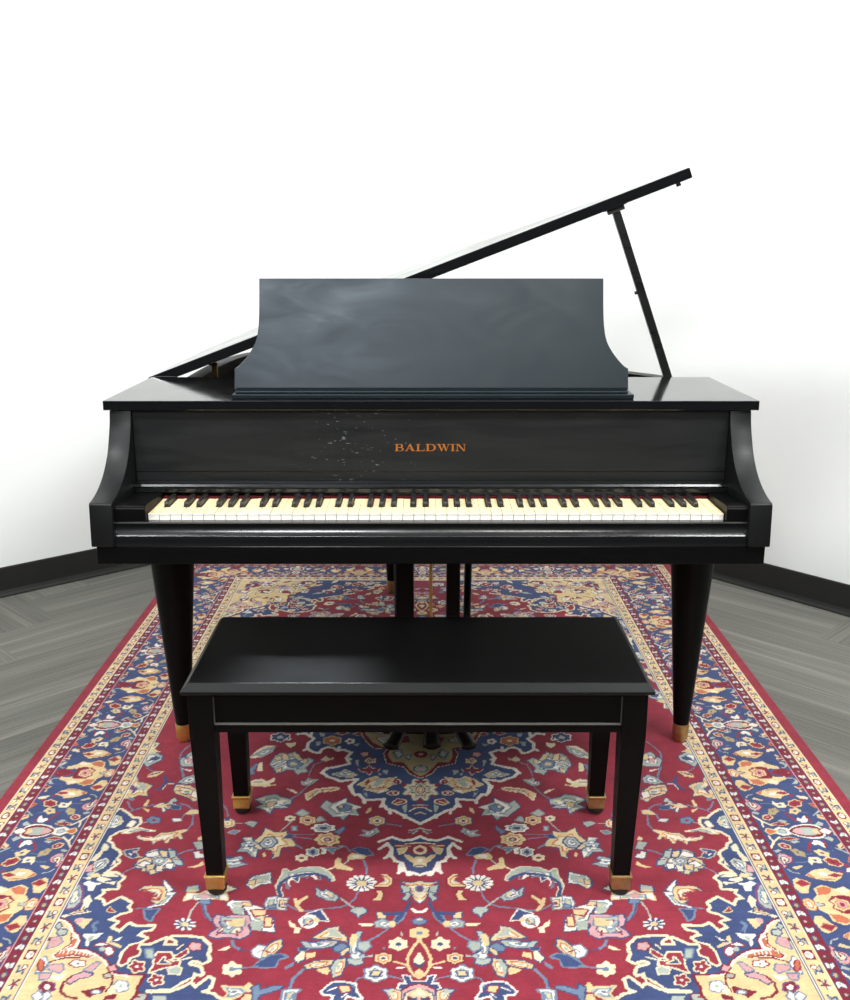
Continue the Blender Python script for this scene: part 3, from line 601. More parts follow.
[0,1,-1,3,545,1135,544,1136,544,1137,542,1138,541,1138,540,1138,538,1137,538,1136,537,1135,538,1134,538,1133,540,1132,541,1132,542,1132,544,1133,544,1134],
[0,4,8,3,584,1142,584,1144,585,1146,584,1148,582,1149,579,1150,577,1150,575,1151,573,1152,570,1152,568,1151,567,1149,566,1147,564,1146,562,1144,561,1142,562,1140,564,1139,566,1138,567,1136,568,1134,570,1133,573,1133,575,1134,577,1135,579,1135,582,1135,584,1136,585,1138,584,1141],
[0,1,-1,3,578,1142,577,1144,576,1144,575,1145,574,1145,572,1145,571,1144,570,1144,570,1142,570,1141,571,1140,572,1140,574,1139,575,1140,576,1140,577,1141],
[0,2,8,3,633,1136,633,1138,634,1141,633,1143,630,1144,627,1145,625,1145,622,1146,620,1147,616,1147,614,1146,613,1144,612,1142,610,1140,607,1138,606,1136,607,1134,610,1132,612,1131,613,1129,614,1126,616,1125,620,1125,622,1126,625,1127,627,1127,630,1128,633,1129,634,1131,633,1134],
[0,0,-1,3,626,1136,625,1137,624,1139,623,1139,621,1140,619,1139,618,1139,617,1137,616,1136,617,1135,618,1134,619,1133,621,1132,623,1133,624,1134,625,1135],
[0,6,1,2,687,1118,665,1128,654,1150,676,1140],
[0,0,1,2,32,1205,39,1188,34,1171,28,1188],
[0,0,1,3,76,1196,77,1198,77,1200,77,1202,74,1203,71,1203,69,1204,67,1205,65,1206,62,1206,60,1204,58,1202,57,1201,56,1199,54,1198,53,1196,54,1194,56,1192,57,1191,58,1189,60,1187,62,1186,65,1186,67,1187,69,1188,71,1188,74,1188,77,1190,77,1192,77,1194],
[0,1,-1,3,70,1196,69,1197,69,1198,67,1199,66,1199,64,1199,63,1198,62,1197,62,1196,62,1195,63,1194,64,1193,66,1193,67,1193,69,1194,69,1195],
[0,0,1,3,131,1175,132,1176,132,1178,132,1180,130,1181,127,1181,125,1182,123,1182,121,1183,119,1184,117,1182,116,1180,115,1179,114,1178,112,1177,111,1175,112,1173,114,1172,115,1170,116,1169,117,1167,119,1166,121,1166,123,1167,125,1168,127,1168,130,1168,132,1169,132,1171,132,1173],
[0,0,-1,3,126,1175,126,1176,125,1177,124,1177,122,1177,121,1177,120,1177,119,1176,119,1175,119,1174,120,1173,121,1172,122,1172,124,1172,125,1173,126,1174],
[0,4,1,2,159,1189,178,1188,191,1175,173,1176],
[0,0,1,2,237,1203,219,1186,194,1184,212,1201],
[0,2,8,3,254,1187,255,1189,255,1191,255,1193,252,1195,249,1195,247,1195,245,1196,243,1197,240,1197,238,1196,236,1194,235,1192,234,1191,232,1189,231,1187,232,1185,234,1183,235,1182,236,1180,238,1178,240,1177,243,1177,245,1178,247,1179,249,1179,252,1180,255,1181,255,1183,255,1185],
[0,8,-1,3,248,1187,248,1188,247,1189,245,1190,244,1190,242,1190,241,1189,240,1188,240,1187,240,1186,241,1185,242,1184,244,1184,245,1184,247,1185,248,1186],
[0,2,8,3,300,1175,300,1177,301,1180,300,1182,297,1183,294,1184,292,1184,290,1185,287,1186,284,1186,281,1185,280,1182,279,1181,277,1179,275,1178,274,1175,275,1173,277,1171,279,1170,280,1168,281,1166,284,1164,287,1164,290,1165,292,1167,294,1167,297,1167,300,1168,301,1171,300,1173],
[0,0,-1,3,293,1175,292,1177,291,1178,290,1178,288,1179,287,1178,285,1178,284,1177,284,1175,284,1174,285,1173,287,1172,288,1172,290,1172,291,1173,292,1174],
[0,2,1,2,330,1215,350,1198,356,1172,335,1189],
[0,2,1,2,422,1188,406,1181,389,1186,405,1193],
[0,2,8,3,458,1176,459,1178,459,1181,458,1183,455,1185,452,1185,449,1185,446,1187,443,1188,440,1188,437,1186,436,1184,435,1182,432,1180,430,1178,428,1176,430,1173,432,1171,435,1169,436,1167,437,1165,440,1163,443,1163,446,1165,449,1166,452,1166,455,1166,458,1168,459,1170,459,1173],
[0,1,-1,3,450,1176,450,1177,449,1178,447,1179,445,1180,443,1179,442,1178,440,1177,440,1176,440,1174,442,1173,443,1172,445,1172,447,1172,449,1173,450,1174],
[0,2,8,3,504,1177,505,1179,505,1181,505,1183,503,1184,500,1184,498,1184,496,1185,494,1186,492,1186,490,1185,489,1183,488,1182,486,1181,485,1179,484,1177,485,1175,486,1174,488,1173,489,1172,490,1170,492,1168,494,1169,496,1170,498,1170,500,1171,503,1171,505,1172,505,1174,505,1176],
[0,4,-1,3,499,1177,499,1178,498,1179,497,1180,495,1180,494,1180,493,1179,492,1178,492,1177,492,1176,493,1175,494,1175,495,1175,497,1175,498,1175,499,1176],
[0,0,1,2,512,1197,532,1196,547,1183,527,1184],
[0,0,1,2,597,1185,575,1190,560,1207,583,1203],
[0,6,8,3,639,1177,639,1178,640,1180,639,1182,637,1183,635,1183,633,1183,631,1184,629,1185,626,1185,625,1184,624,1182,623,1181,621,1180,620,1179,619,1177,620,1175,621,1174,623,1173,624,1171,625,1170,626,1168,629,1169,631,1169,633,1170,635,1170,637,1171,639,1172,640,1173,639,1175],
[0,4,-1,3,633,1177,633,1178,632,1179,631,1179,630,1180,629,1179,628,1179,627,1178,627,1177,627,1176,628,1175,629,1174,630,1174,631,1174,632,1175,633,1176],
[0,6,8,3,672,1185,673,1187,674,1190,673,1193,670,1194,666,1194,664,1195,661,1196,658,1197,654,1197,652,1196,650,1193,649,1191,647,1189,644,1188,643,1185,644,1182,647,1180,649,1179,650,1177,652,1174,654,1172,658,1173,661,1174,664,1175,666,1175,670,1176,673,1177,674,1180,673,1183],
[0,8,-1,3,664,1185,664,1186,663,1188,661,1189,660,1189,658,1189,656,1188,655,1186,655,1185,655,1183,656,1182,658,1181,660,1181,661,1181,663,1182,664,1183],
[1,6,-1,4,127,727,131,747,143,765,160,775,195,779,215,786,236,787,251,779,265,768],
[0,5,1,3,214,713,200,727,193,718,178,730,164,744,172,755,188,752,198,744,210,739],
[0,4,-1,4,192,722,179,733,177,744,188,737],
[1,1,-1,2,199,733,176,746],
[0,4,8,3,90,722,79,722,75,736,79,752,97,754,89,744,85,733],
[0,5,1,3,138,783,128,775,115,775,106,783,109,794,116,796,121,806,126,794,134,790],
[1,5,-1,4,160,747,143,765,131,777],
[1,4,-1,8,231,743,242,755,247,769,236,785],
[1,4,-1,7,253,750,247,769],
[0,1,3,3,224,796,198,783,191,796,180,816,200,813,207,799],
[0,3,3,3,203,818,203,825,206,831,211,835,216,836,222,835,228,831,232,825,234,818,234,812,231,806,226,802,220,801,214,802,209,806,205,812],
[0,0,-1,3,228,807,229,808,229,808,229,809,230,809,231,809,231,808,232,808,232,807,232,806,232,805,231,805,230,805,230,805,229,805,229,806],
[0,0,-1,3,214,819,214,820,215,820,215,821,216,821,216,821,217,820,218,820,218,819,218,818,217,818,217,817,216,817,216,817,215,818,214,818],
[0,0,-1,3,224,831,224,832,225,832,225,833,226,833,226,833,227,832,227,832,228,831,228,830,227,829,227,829,226,829,226,829,225,829,224,830],
[0,0,-1,3,213,818,213,819,213,819,214,820,214,820,215,820,216,819,216,819,216,818,216,817,216,816,216,816,215,816,214,816,214,816,213,817],
[0,0,-1,3,223,830,223,831,223,831,224,832,224,832,225,832,226,831,226,831,226,830,226,829,226,828,226,828,225,828,224,828,224,828,223,829],
[0,0,-1,3,212,817,212,818,212,818,213,819,213,819,214,819,214,818,215,818,215,817,215,816,215,815,214,815,214,815,213,815,212,815,212,816],
[0,0,-1,3,222,829,222,830,222,830,223,831,223,831,224,831,224,830,225,830,225,829,225,828,225,827,224,827,224,827,223,827,222,827,222,828],
[0,0,-1,3,210,816,210,817,211,817,211,818,212,818,213,818,213,817,214,817,214,816,214,815,214,814,213,814,212,814,212,814,211,814,211,815],
[0,0,-1,3,220,828,221,829,221,829,221,830,222,830,223,830,223,829,224,829,224,828,224,827,224,826,223,826,222,826,222,826,221,826,221,827],
[0,0,-1,3,209,815,209,816,210,816,210,817,211,817,211,817,212,816,212,816,213,815,213,814,212,813,212,813,211,813,210,813,210,813,209,814],
[0,0,-1,3,219,827,219,828,220,828,220,829,221,829,221,829,222,828,222,828,223,827,223,826,222,825,222,825,221,825,220,825,220,825,220,826],
[0,0,-1,3,208,814,208,815,208,815,209,816,209,816,210,816,211,815,211,815,211,814,211,813,211,812,210,812,210,812,209,812,209,812,208,813],
[0,0,-1,3,218,826,218,827,218,827,219,828,220,828,220,828,221,827,221,827,221,826,221,825,221,824,221,824,220,824,219,824,219,824,218,825],
[0,0,-1,3,207,813,207,814,207,814,208,815,208,815,209,815,209,814,210,814,210,813,210,812,210,811,209,811,209,811,208,811,207,811,207,812],
[0,4,-1,3,197,813,197,816,198,818,200,820,203,821,205,820,207,818,209,816,210,813,210,810,208,808,207,806,204,806,202,806,199,808,198,810],
[0,2,-1,4,258,817,246,823,239,834,230,838,233,853,244,851,243,839,253,832],
[1,3,-1,7,14,781,7,789,-3,790],
[0,6,1,3,14,816,-3,804,-3,829,9,825],
[0,4,-1,4,7,814,-3,805,-3,815],
[1,1,-1,7,19,758,27,783,32,796],
[0,1,6,4,29,794,35,810,45,822,50,818,44,802],
[0,4,1,3,85,790,67,794,66,807,82,807],
[1,1,-1,10,67,795,35,794],
[0,5,6,3,87,820,73,812,59,820,48,823,52,834,65,836,84,834],
[0,4,-1,3,46,825,46,828,48,831,50,833,53,834,56,833,59,831,60,828,61,825,61,822,59,819,57,818,54,817,51,818,48,819,47,822],
[0,2,-1,4,121,824,104,822,88,825,93,832,110,832],
[1,6,-1,4,62,841,81,861,101,876],
[0,5,1,3,119,848,111,848,118,873,120,898,98,917,108,922,104,935,117,940,130,935,134,922,124,922,122,914,130,907,133,893,132,868],
[0,4,-1,4,129,853,119,858,121,883,126,893,132,883,132,863],
[0,4,1,3,206,866,191,851,178,838,158,833,157,846,140,863,138,876,155,871,172,866,186,868],
[0,5,-1,4,180,843,161,836,161,846,145,866,166,861],
[0,5,1,3,225,876,198,878,178,873,155,876,164,888,186,895,213,895],
[0,6,1,3,163,893,148,881,133,890,146,903,159,903],
[0,2,1,3,233,922,222,903,214,905,213,922,225,933],
[0,4,0,3,212,907,195,905,194,917,210,924],
[0,4,1,3,211,940,193,929,160,926,162,938,188,947,207,949],
[0,4,-1,4,189,952,168,945,163,954,166,965,182,958],
[0,4,1,3,162,945,154,926,138,922,136,940,144,967,156,970],
[0,5,-1,4,162,945,154,926,144,926,152,945,153,970,157,967],
[0,4,1,3,147,905,135,893,133,900,145,917],
[0,5,6,3,117,878,97,876,93,890,103,903,115,895],
[0,1,6,2,228,893,210,893,212,900,226,901],
[0,6,-1,4,248,945,233,931,231,940,244,952],
[1,6,-1,6,213,952,229,976,231,998],
[1,4,-1,4,49,929,24,939],
[1,5,-1,4,98,917,82,914],
[1,6,-1,3,100,970,111,974,117,985],
[1,6,-1,3,57,967,34,974,28,981],
[0,2,-1,3,24,883,23,886,21,890,22,893,25,895,28,896,32,896,34,898,36,901,39,903,43,901,45,898,48,896,51,896,55,895,58,893,58,890,57,886,56,883,57,880,59,877,58,873,55,871,52,871,48,870,46,868,44,865,40,863,37,865,34,868,32,870,29,871,25,871,22,873,22,877,23,880],
[0,1,-1,3,34,883,34,885,36,887,38,888,40,889,42,888,44,887,45,885,46,883,45,881,44,879,42,878,40,878,38,878,36,879,35,881],
[0,4,8,3,53,922,52,924,51,926,51,929,54,931,57,931,60,932,61,934,63,936,66,937,69,936,71,934,73,932,76,931,79,931,82,929,82,926,81,924,81,922,82,919,83,916,83,914,80,912,77,912,74,911,73,909,70,907,68,906,64,907,62,909,60,911,58,912,54,912,52,914,51,916,52,919],
[0,1,-1,3,62,922,63,923,64,924,65,925,67,925,68,925,70,924,71,923,71,922,71,920,70,919,69,918,67,918,65,918,64,919,63,920],
[0,3,6,3,61,962,60,965,59,969,59,972,62,974,66,975,69,976,72,978,74,981,78,982,82,981,84,978,87,976,90,975,94,974,98,972,98,969,97,965,96,962,97,959,99,955,99,952,96,949,92,949,88,948,86,946,83,942,80,941,76,942,73,946,71,948,67,949,63,949,60,952,59,955,60,959],
[0,4,1,3,85,956,70,956,73,967,86,967],
[0,4,-1,3,-16,852,-17,855,-19,859,-18,862,-15,864,-11,865,-8,865,-6,867,-3,870,0,871,4,870,6,867,8,865,11,865,15,864,18,862,19,859,18,855,17,852,18,850,19,846,19,843,16,841,12,840,8,839,6,837,4,834,0,833,-3,834,-6,837,-8,839,-11,840,-15,841,-18,843,-19,846,-17,850],
[0,6,-1,3,-6,852,-6,855,-4,856,-2,858,0,858,3,858,5,856,6,855,7,852,6,850,5,848,3,847,0,847,-2,847,-4,848,-6,850],
[0,5,-1,4,37,848,31,853,32,863,36,858],
[0,6,-1,4,70,890,65,893,66,903],
[1,4,-1,6,0,871,13,895,22,922,19,947,10,965,0,973],
[0,2,-1,4,-4,905,1,906,9,924,11,933,-4,940],
[0,1,-1,4,12,929,0,940,-4,940,-4,948,7,943],
[0,4,-1,3,-8,961,-7,965,-5,968,-3,971,0,971,3,971,6,968,7,965,8,961,7,956,6,953,3,951,0,950,-3,951,-5,953,-7,956],
[0,3,-1,4,45,948,35,943,24,945,28,948,35,949],
[0,1,3,3,28,967,17,970,15,981,-4,983,-4,994,21,1000,37,998,34,987,21,989],
[0,7,8,4,-4,987,16,994,30,1005,34,1032,29,1053,-4,1061],
[0,2,4,4,15,1011,-4,999,-4,1017,13,1016],
[0,1,-1,3,4,1027,4,1029,6,1031,8,1032,11,1032,13,1032,15,1031,17,1029,18,1027,17,1025,16,1024,13,1022,11,1022,8,1022,6,1024,4,1025],
[0,0,-1,3,-19,1045,-18,1048,-14,1050,-8,1052,-1,1053,6,1052,12,1050,16,1048,18,1045,16,1041,12,1039,6,1037,-1,1036,-8,1037,-14,1039,-18,1041],
[0,4,1,3,64,1002,46,1000,32,1007,33,1032,48,1032,55,1011],
[0,5,-1,4,64,1002,46,1000,46,1011,55,1011],
[0,1,3,4,172,1007,165,996,155,985,142,983,115,989,112,1007,102,1023,114,1020,127,1015,135,1032,154,1032,149,1015,168,1013],
[0,4,0,3,143,994,126,994,122,1005,137,1008],
[0,6,-1,4,126,985,115,989,114,1000],
[1,3,-1,3,163,1005,148,996],
[1,3,-1,3,136,1020,128,1011],
[0,3,6,4,241,1005,232,1002,213,1003,222,1011,222,1024,231,1036,240,1036],
[1,5,-1,4,448,759,455,783,457,808],
[0,1,-1,3,440,826,440,832,443,838,449,841,456,842,464,841,471,838,477,832,480,826,480,820,477,815,471,811,464,810,456,811,448,815,443,820],
[0,3,-1,4,453,828,441,835,436,833,439,829],
[0,3,-1,4,455,831,450,842,444,842,444,839],
[0,3,-1,4,460,832,463,841,459,845,456,842],
[0,3,-1,4,464,830,476,834,475,838,470,839],
[0,3,-1,4,467,826,480,823,483,826,479,829],
[0,3,-1,4,466,823,476,814,481,814,479,818],
[0,3,-1,4,462,821,463,810,468,808,471,811],
[0,3,-1,4,458,821,450,814,452,810,457,811],
[0,3,-1,4,454,824,440,824,439,820,444,818],
[0,4,-1,3,452,826,452,829,453,831,456,832,458,832,461,832,464,831,466,829,468,826,468,824,466,822,464,821,461,820,458,821,455,822,453,824],
[0,5,1,3,482,725,481,710,460,705,454,725],
[0,4,-1,4,482,721,456,720,458,727,478,727],
[0,2,1,3,416,720,399,705,378,717,390,722,401,730],
[0,3,4,3,477,754,476,732,450,735,440,725,418,740,397,732,390,752,416,747,440,752,466,747],
[0,7,-1,4,450,735,442,727,426,745,444,749],
[0,6,1,3,447,754,425,752,424,764,441,764],
[1,6,-1,8,436,764,427,792,415,810,406,814],
[1,1,-1,3,438,764,429,793,416,813],
[0,7,1,4,406,813,403,799,386,804,369,799,339,799,329,820,337,829,328,846,329,857,344,868,369,862,389,866,405,859,401,848,390,837,399,829],
[0,5,6,3,392,806,368,808,346,808,341,829,362,837,368,851,381,848,378,833,387,824],
[0,4,-1,4,377,815,345,806,343,833,363,833,373,829],
[1,0,-1,3,385,817,369,816],
[1,0,-1,4,391,857,382,846],
[1,0,-1,4,354,846,350,859],
[0,3,1,3,390,764,381,754,343,757,335,769,356,773,348,797,372,783],
[0,5,-1,4,380,776,355,778,351,797,370,794],
[0,3,1,3,354,773,335,769,312,778,305,799,290,804,281,848,304,846,309,817,330,815,336,799],
[0,4,0,4,335,785,308,783,306,797,326,801],
[0,4,0,3,304,806,292,806,290,833,302,833],
[0,5,-1,4,333,817,310,817,306,846,326,842],
[0,4,0,2,358,759,343,759,337,771,355,769],
[0,3,6,3,312,764,308,745,292,742,286,778,305,780],
[0,2,6,3,289,745,268,747,272,764,268,783,285,780],
[0,6,1,2,305,771,292,766,289,776,303,778],
[0,2,-1,4,382,902,369,892,360,887,357,894,365,900],
[1,6,-1,6,358,874,351,889,339,898],
[1,1,-1,3,339,898,319,899],
[0,4,1,4,292,918,293,898,279,877,265,870,261,889,269,906,283,922],
[0,3,6,3,315,902,306,887,291,889,296,906,295,922,310,914],
[1,1,-1,2,303,906,297,900],
[0,1,6,4,296,931,279,914,259,912,247,918,263,924,266,943,283,945,303,943],
[1,6,-1,4,297,942,319,947,338,950],
[1,0,-1,3,296,900,280,906],
[0,2,-1,3,328,950,326,953,324,957,324,961,327,963,330,964,333,964,335,966,337,969,340,971,343,969,346,966,349,964,352,964,356,963,359,961,360,957,360,953,359,950,361,948,363,944,363,940,361,938,357,937,354,937,352,934,351,931,348,930,344,931,341,934,338,937,335,937,331,938,328,940,327,944,328,948],
[0,6,-1,3,338,950,338,953,339,955,340,956,342,956,345,956,347,955,348,953,349,950,349,948,348,946,347,945,345,945,342,945,340,946,339,948],
[1,6,-1,5,341,950,319,947],
[0,5,4,3,352,993,343,995,332,997,316,997,299,1012,313,1012,327,1023,345,1023,337,1012],
[0,4,-1,4,316,997,307,983,297,993,297,1008],
[0,4,0,3,315,1030,308,1012,294,1012,296,1030],
[0,6,1,3,299,997,287,989,284,1004,261,993,245,993,247,999,270,1010,282,1015,286,1030,291,1030,295,1008],
[0,1,-1,4,236,982,233,982,230,1004,234,993],
[0,2,-1,4,257,820,255,813,249,833,254,833],
[1,6,-1,3,310,373,290,352,279,324],
[0,5,1,4,395,379,374,363,349,356,336,369,309,379,310,399,328,403,312,413,329,416,348,413,351,439,368,422,388,413,372,399],
[0,4,1,2,367,393,344,386,349,406,362,413],
[0,2,-1,4,390,376,373,369,374,386],
[0,2,-1,4,338,379,316,383,329,393],
[0,2,-1,4,377,414,358,414,358,429],
[1,5,-1,3,319,516,297,473],
[1,6,-1,3,293,525,238,522],
[1,6,-1,3,292,531,240,540],
[1,6,-1,3,176,566,166,569],
[0,5,6,3,290,439,278,422,260,439,274,451],
[0,5,6,3,245,464,232,451,220,467,237,473],
[0,5,6,3,292,492,284,492,282,507,289,507],
[0,6,1,2,194,513,172,492,171,501,183,522],
[0,6,5,2,216,574,172,571,188,580,190,594,202,580],
[0,2,-1,3,291,459,290,462,289,464,289,466,290,468,293,468,295,469,296,470,297,472,299,473,302,472,304,470,305,469,307,468,310,468,312,466,313,464,312,462,312,459,313,458,314,455,314,453,312,451,310,451,308,450,306,449,305,446,303,446,301,446,299,449,297,450,295,451,292,451,290,453,290,455,290,458],
[0,1,-1,3,297,459,297,461,298,462,299,463,301,464,302,463,304,462,305,461,305,459,305,458,304,457,303,456,302,455,300,456,299,457,298,458],
[0,4,8,3,243,467,242,470,240,474,240,477,243,479,247,480,250,480,252,483,255,486,258,487,262,486,265,483,267,480,270,480,275,479,278,477,279,474,278,470,277,467,279,464,280,460,280,457,278,455,274,454,270,453,268,451,266,448,263,447,259,448,256,451,253,453,250,454,246,455,242,457,242,460,243,464],
[0,8,-1,3,254,467,254,469,255,471,257,472,260,473,262,472,264,471,266,469,267,467,267,465,265,463,264,462,261,461,258,462,256,463,254,465],
[0,3,8,3,197,498,195,500,193,503,193,506,196,508,201,509,205,510,206,512,208,515,212,517,216,516,220,514,224,513,228,513,232,514,237,513,239,510,240,507,240,504,243,503,248,501,250,498,248,495,244,493,242,491,242,489,242,485,240,482,236,482,231,483,227,483,224,482,220,479,215,479,212,481,209,484,207,486,203,487,198,487,194,489,194,492,196,495],
[0,1,-1,3,211,498,212,500,214,502,216,503,220,504,223,503,226,502,228,500,229,498,229,496,227,494,224,492,221,492,217,492,214,494,212,496],
[0,4,8,3,183,543,182,546,179,550,178,554,182,557,187,558,191,559,193,562,194,566,198,569,203,568,207,565,210,563,214,563,220,564,224,563,227,560,227,555,228,552,231,549,236,546,238,543,236,539,232,536,230,533,230,530,230,525,228,521,224,520,219,521,214,522,211,520,207,517,203,516,199,519,196,523,194,526,190,527,184,528,180,531,180,535,182,539],
[0,0,-1,3,198,543,198,546,200,548,203,550,206,551,210,550,213,548,215,546,216,543,216,539,214,537,211,535,208,534,204,535,201,537,199,539],
[0,5,-1,3,202,543,203,544,203,546,205,547,207,547,209,547,210,546,211,544,212,543,212,541,211,539,209,538,208,538,206,538,204,539,203,541],
[0,3,-1,3,206,586,206,588,205,591,205,594,207,595,209,596,211,596,213,597,214,599,217,599,219,597,220,594,221,592,222,590,224,588,225,586,225,583,223,581,222,579,222,577,221,574,220,572,217,572,215,574,213,575,211,575,209,576,207,577,206,580,206,583],
[0,5,-1,3,212,586,212,587,212,589,213,590,214,590,216,590,217,589,218,587,218,586,218,584,217,583,216,582,215,581,214,582,213,583,212,584],
[0,3,8,3,221,590,220,592,218,596,218,599,221,601,224,602,226,602,228,604,230,607,232,609,235,607,238,604,240,602,242,602,246,601,248,599,249,596,248,592,248,590,249,587,251,583,251,580,248,578,245,577,243,577,241,575,239,572,237,570,234,572,231,575,229,577,226,577,223,578,220,580,220,583,220,587],
[0,1,-1,3,228,590,229,592,230,594,231,596,234,596,236,596,238,594,240,592,241,590,240,587,239,585,238,583,235,583,233,583,231,585,229,587],
[0,2,-1,3,245,611,244,613,242,616,242,618,244,620,247,620,250,621,251,622,253,624,255,626,258,624,260,622,262,621,264,620,267,620,270,618,270,616,270,613,269,611,270,609,272,606,272,603,270,602,267,601,264,601,263,599,261,597,259,596,256,597,254,599,252,601,250,601,246,602,244,603,243,606,244,609],
[0,0,-1,3,252,611,252,612,253,614,255,615,256,615,258,615,260,614,261,612,262,611,262,609,261,608,259,607,258,606,256,607,254,608,253,609],
[0,4,1,3,372,551,355,525,353,498,329,516,312,516,302,510,299,531,283,548,273,566,301,571,308,577,308,605,321,613,317,600,326,583,344,577,360,583,368,571],
[0,5,1,4,355,560,346,537,330,534,319,551,328,571,344,574],
[1,1,-1,2,346,560,340,545,327,554],
[1,1,-1,2,338,569,329,560],
[0,5,1,3,398,557,388,554,396,537,378,534,373,551,360,557,372,571,357,580,357,608,366,605,379,588,402,588,392,571],
[0,3,-1,4,368,591,356,586,356,611],
[1,1,-1,3,392,573,372,569],
[1,1,-1,3,388,557,373,560],
[0,2,-1,4,396,538,378,536,376,547],
[0,1,6,2,305,537,297,522,283,525,288,537],
[1,6,-1,5,275,563,261,574],
[1,1,-1,3,299,580,278,588],
[0,4,-1,3,337,600,336,603,337,606,337,608,339,609,340,608,341,606,343,603,343,600,344,596,343,593,343,591,341,591,340,591,339,593,337,596],
[0,6,5,2,434,516,424,507,410,510,418,522],
[0,4,1,3,457,464,444,458,428,470,424,489,440,498,453,492,458,476],
[0,1,-1,3,440,464,440,466,441,468,443,470,445,470,448,470,450,468,452,466,453,464,453,462,452,459,450,458,448,458,445,458,443,459,441,462],
[1,5,-1,4,424,479,401,479],
[0,5,1,2,405,479,392,470,374,475,381,495,393,486],
[1,6,-1,4,470,399,454,426,447,451],
[0,5,1,3,430,616,405,611,389,605,383,613,393,622,371,633,389,641,404,646,425,641],
[0,1,-1,4,432,606,409,605,407,613,430,615],
[1,1,-1,3,421,627,399,624],
[0,3,1,3,358,690,351,675,335,670,317,662,310,698,330,701,347,716,359,703],
[0,4,1,2,357,690,344,687,345,702,356,703],
[0,5,-1,4,351,675,338,672,336,685,345,685],
[0,4,-1,4,349,706,337,698,341,713,349,713],
[0,5,-1,4,335,675,318,667,314,690,330,690],
[0,5,2,3,295,690,290,670,291,651,283,651,275,662,254,646,216,643,198,654,183,675,180,688,188,690,199,675,220,667,252,670,276,680,289,701,288,721,280,740,290,731,298,706],
[1,1,-1,8,284,740,292,716,289,696,276,680,252,669,220,666,199,676,189,688],
[0,1,3,2,270,680,255,679,253,694],
[0,1,-1,4,245,667,229,667,230,676],
[1,2,-1,4,201,655,186,646],
[0,4,-1,2,186,643,178,627,179,608,170,613,171,627,161,635,160,649,176,649],
[0,5,1,3,236,411,225,383,211,397,190,385,176,371,176,391,158,402,138,413,154,419,143,446,167,443,178,465,188,451,204,451,217,433],
[0,3,-1,4,190,385,176,371,178,391,192,405,204,405],
[0,3,-1,4,161,402,138,413,154,422,162,416],
[0,3,-1,4,204,451,189,443,174,438,143,446,167,444,182,449],
[0,6,1,3,197,413,183,399,162,411,170,427,187,430],
[0,4,1,2,182,411,182,413,183,415,184,417,186,417,188,417,190,415,191,413,192,411,192,408,191,406,189,405,187,404,185,405,184,406,182,408],
[1,6,-1,4,80,480,45,490],
[0,4,1,3,83,469,82,472,81,476,81,480,84,482,88,482,91,483,93,485,95,488,99,490,102,488,105,485,107,483,110,482,114,482,117,480,118,476,117,472,116,469,117,466,119,463,118,459,115,457,112,456,108,455,106,453,104,450,101,449,97,450,94,453,92,455,89,456,85,457,82,459,81,463,82,466],
[0,1,-1,3,95,469,95,471,96,473,98,474,99,474,101,474,103,473,104,471,104,469,104,468,103,466,102,465,100,465,98,465,96,466,95,468],
[0,4,-1,4,128,435,123,418,114,413,117,429,124,440],
[0,5,6,2,136,526,122,518,132,506,114,511,100,498,93,513,104,523,113,531,125,529],
[0,6,1,2,193,513,174,490,172,501,183,523],
[1,6,-1,4,180,566,165,568,152,587],
[0,1,6,3,148,580,136,573,116,578,103,599,117,601,129,597],
[0,4,-1,4,158,606,149,592,129,597,116,604,122,615,139,615,156,618],
[0,3,-1,4,148,601,129,599,125,608,145,611],
[1,6,-1,5,121,620,113,647,114,665],
[1,5,-1,4,155,620,165,636],
[0,4,-1,4,183,620,179,606,173,615,174,632,157,638,141,650,147,656,167,650,181,643],
[0,1,-1,3,93,698,94,707,100,715,109,720,120,722,131,720,140,715,147,707,150,698,148,689,143,681,134,676,123,674,112,676,102,681,95,689],
[0,3,-1,4,111,700,94,708,88,704,92,699],
[0,3,-1,4,113,703,101,716,94,716,95,709],
[0,3,-1,4,116,706,112,721,105,723,103,718],
[0,3,-1,4,121,707,125,722,120,726,114,722],
[0,3,-1,4,125,706,137,718,134,723,127,721],
[0,3,-1,4,129,703,146,709,146,716,139,716],
[0,3,-1,4,131,700,150,699,154,704,147,708],
[0,3,-1,4,131,696,149,688,155,692,150,697],
[0,3,-1,4,130,693,142,679,149,680,148,686],
[0,3,-1,4,126,690,130,674,138,672,140,678],
[0,3,-1,4,122,689,117,674,123,669,128,674],
[0,3,-1,4,117,690,105,678,108,672,115,674],
[0,3,-1,4,114,693,96,686,96,680,103,679],
[0,3,-1,4,112,696,92,697,89,692,95,688],
[0,4,-1,3,110,698,111,702,113,705,116,707,121,707,125,707,129,705,131,702,132,698,132,694,130,691,126,689,122,689,118,689,114,691,111,694],
[0,4,8,3,82,668,70,668,58,683,58,698,66,709,94,709,93,704,74,698,69,687,74,674],
[0,1,-1,4,-6,534,-1,534,28,546,63,538,71,551,62,578,55,601,44,620,32,629,26,652,15,661,-7,670],
[1,3,-1,8,-4,528,17,543,37,546,51,541,63,533,92,551],
[1,3,-1,8,72,558,89,578],
[1,3,-1,8,73,556,62,578,64,597,76,611],
[1,3,-1,8,64,597,53,622],
[1,3,-1,8,55,621,41,627,43,656,45,663],
[1,3,-1,8,39,629,32,652,23,670,17,661,-4,673],
[0,3,-1,3,58,597,59,602,60,606,62,609,64,610,66,609,69,606,70,602,71,597,70,592,69,587,67,584,65,583,63,584,60,587,59,592],
[0,3,-1,3,32,643,32,650,34,656,36,660,39,661,41,660,44,656,45,650,46,643,46,636,44,630,42,626,39,625,37,626,34,630,33,636],
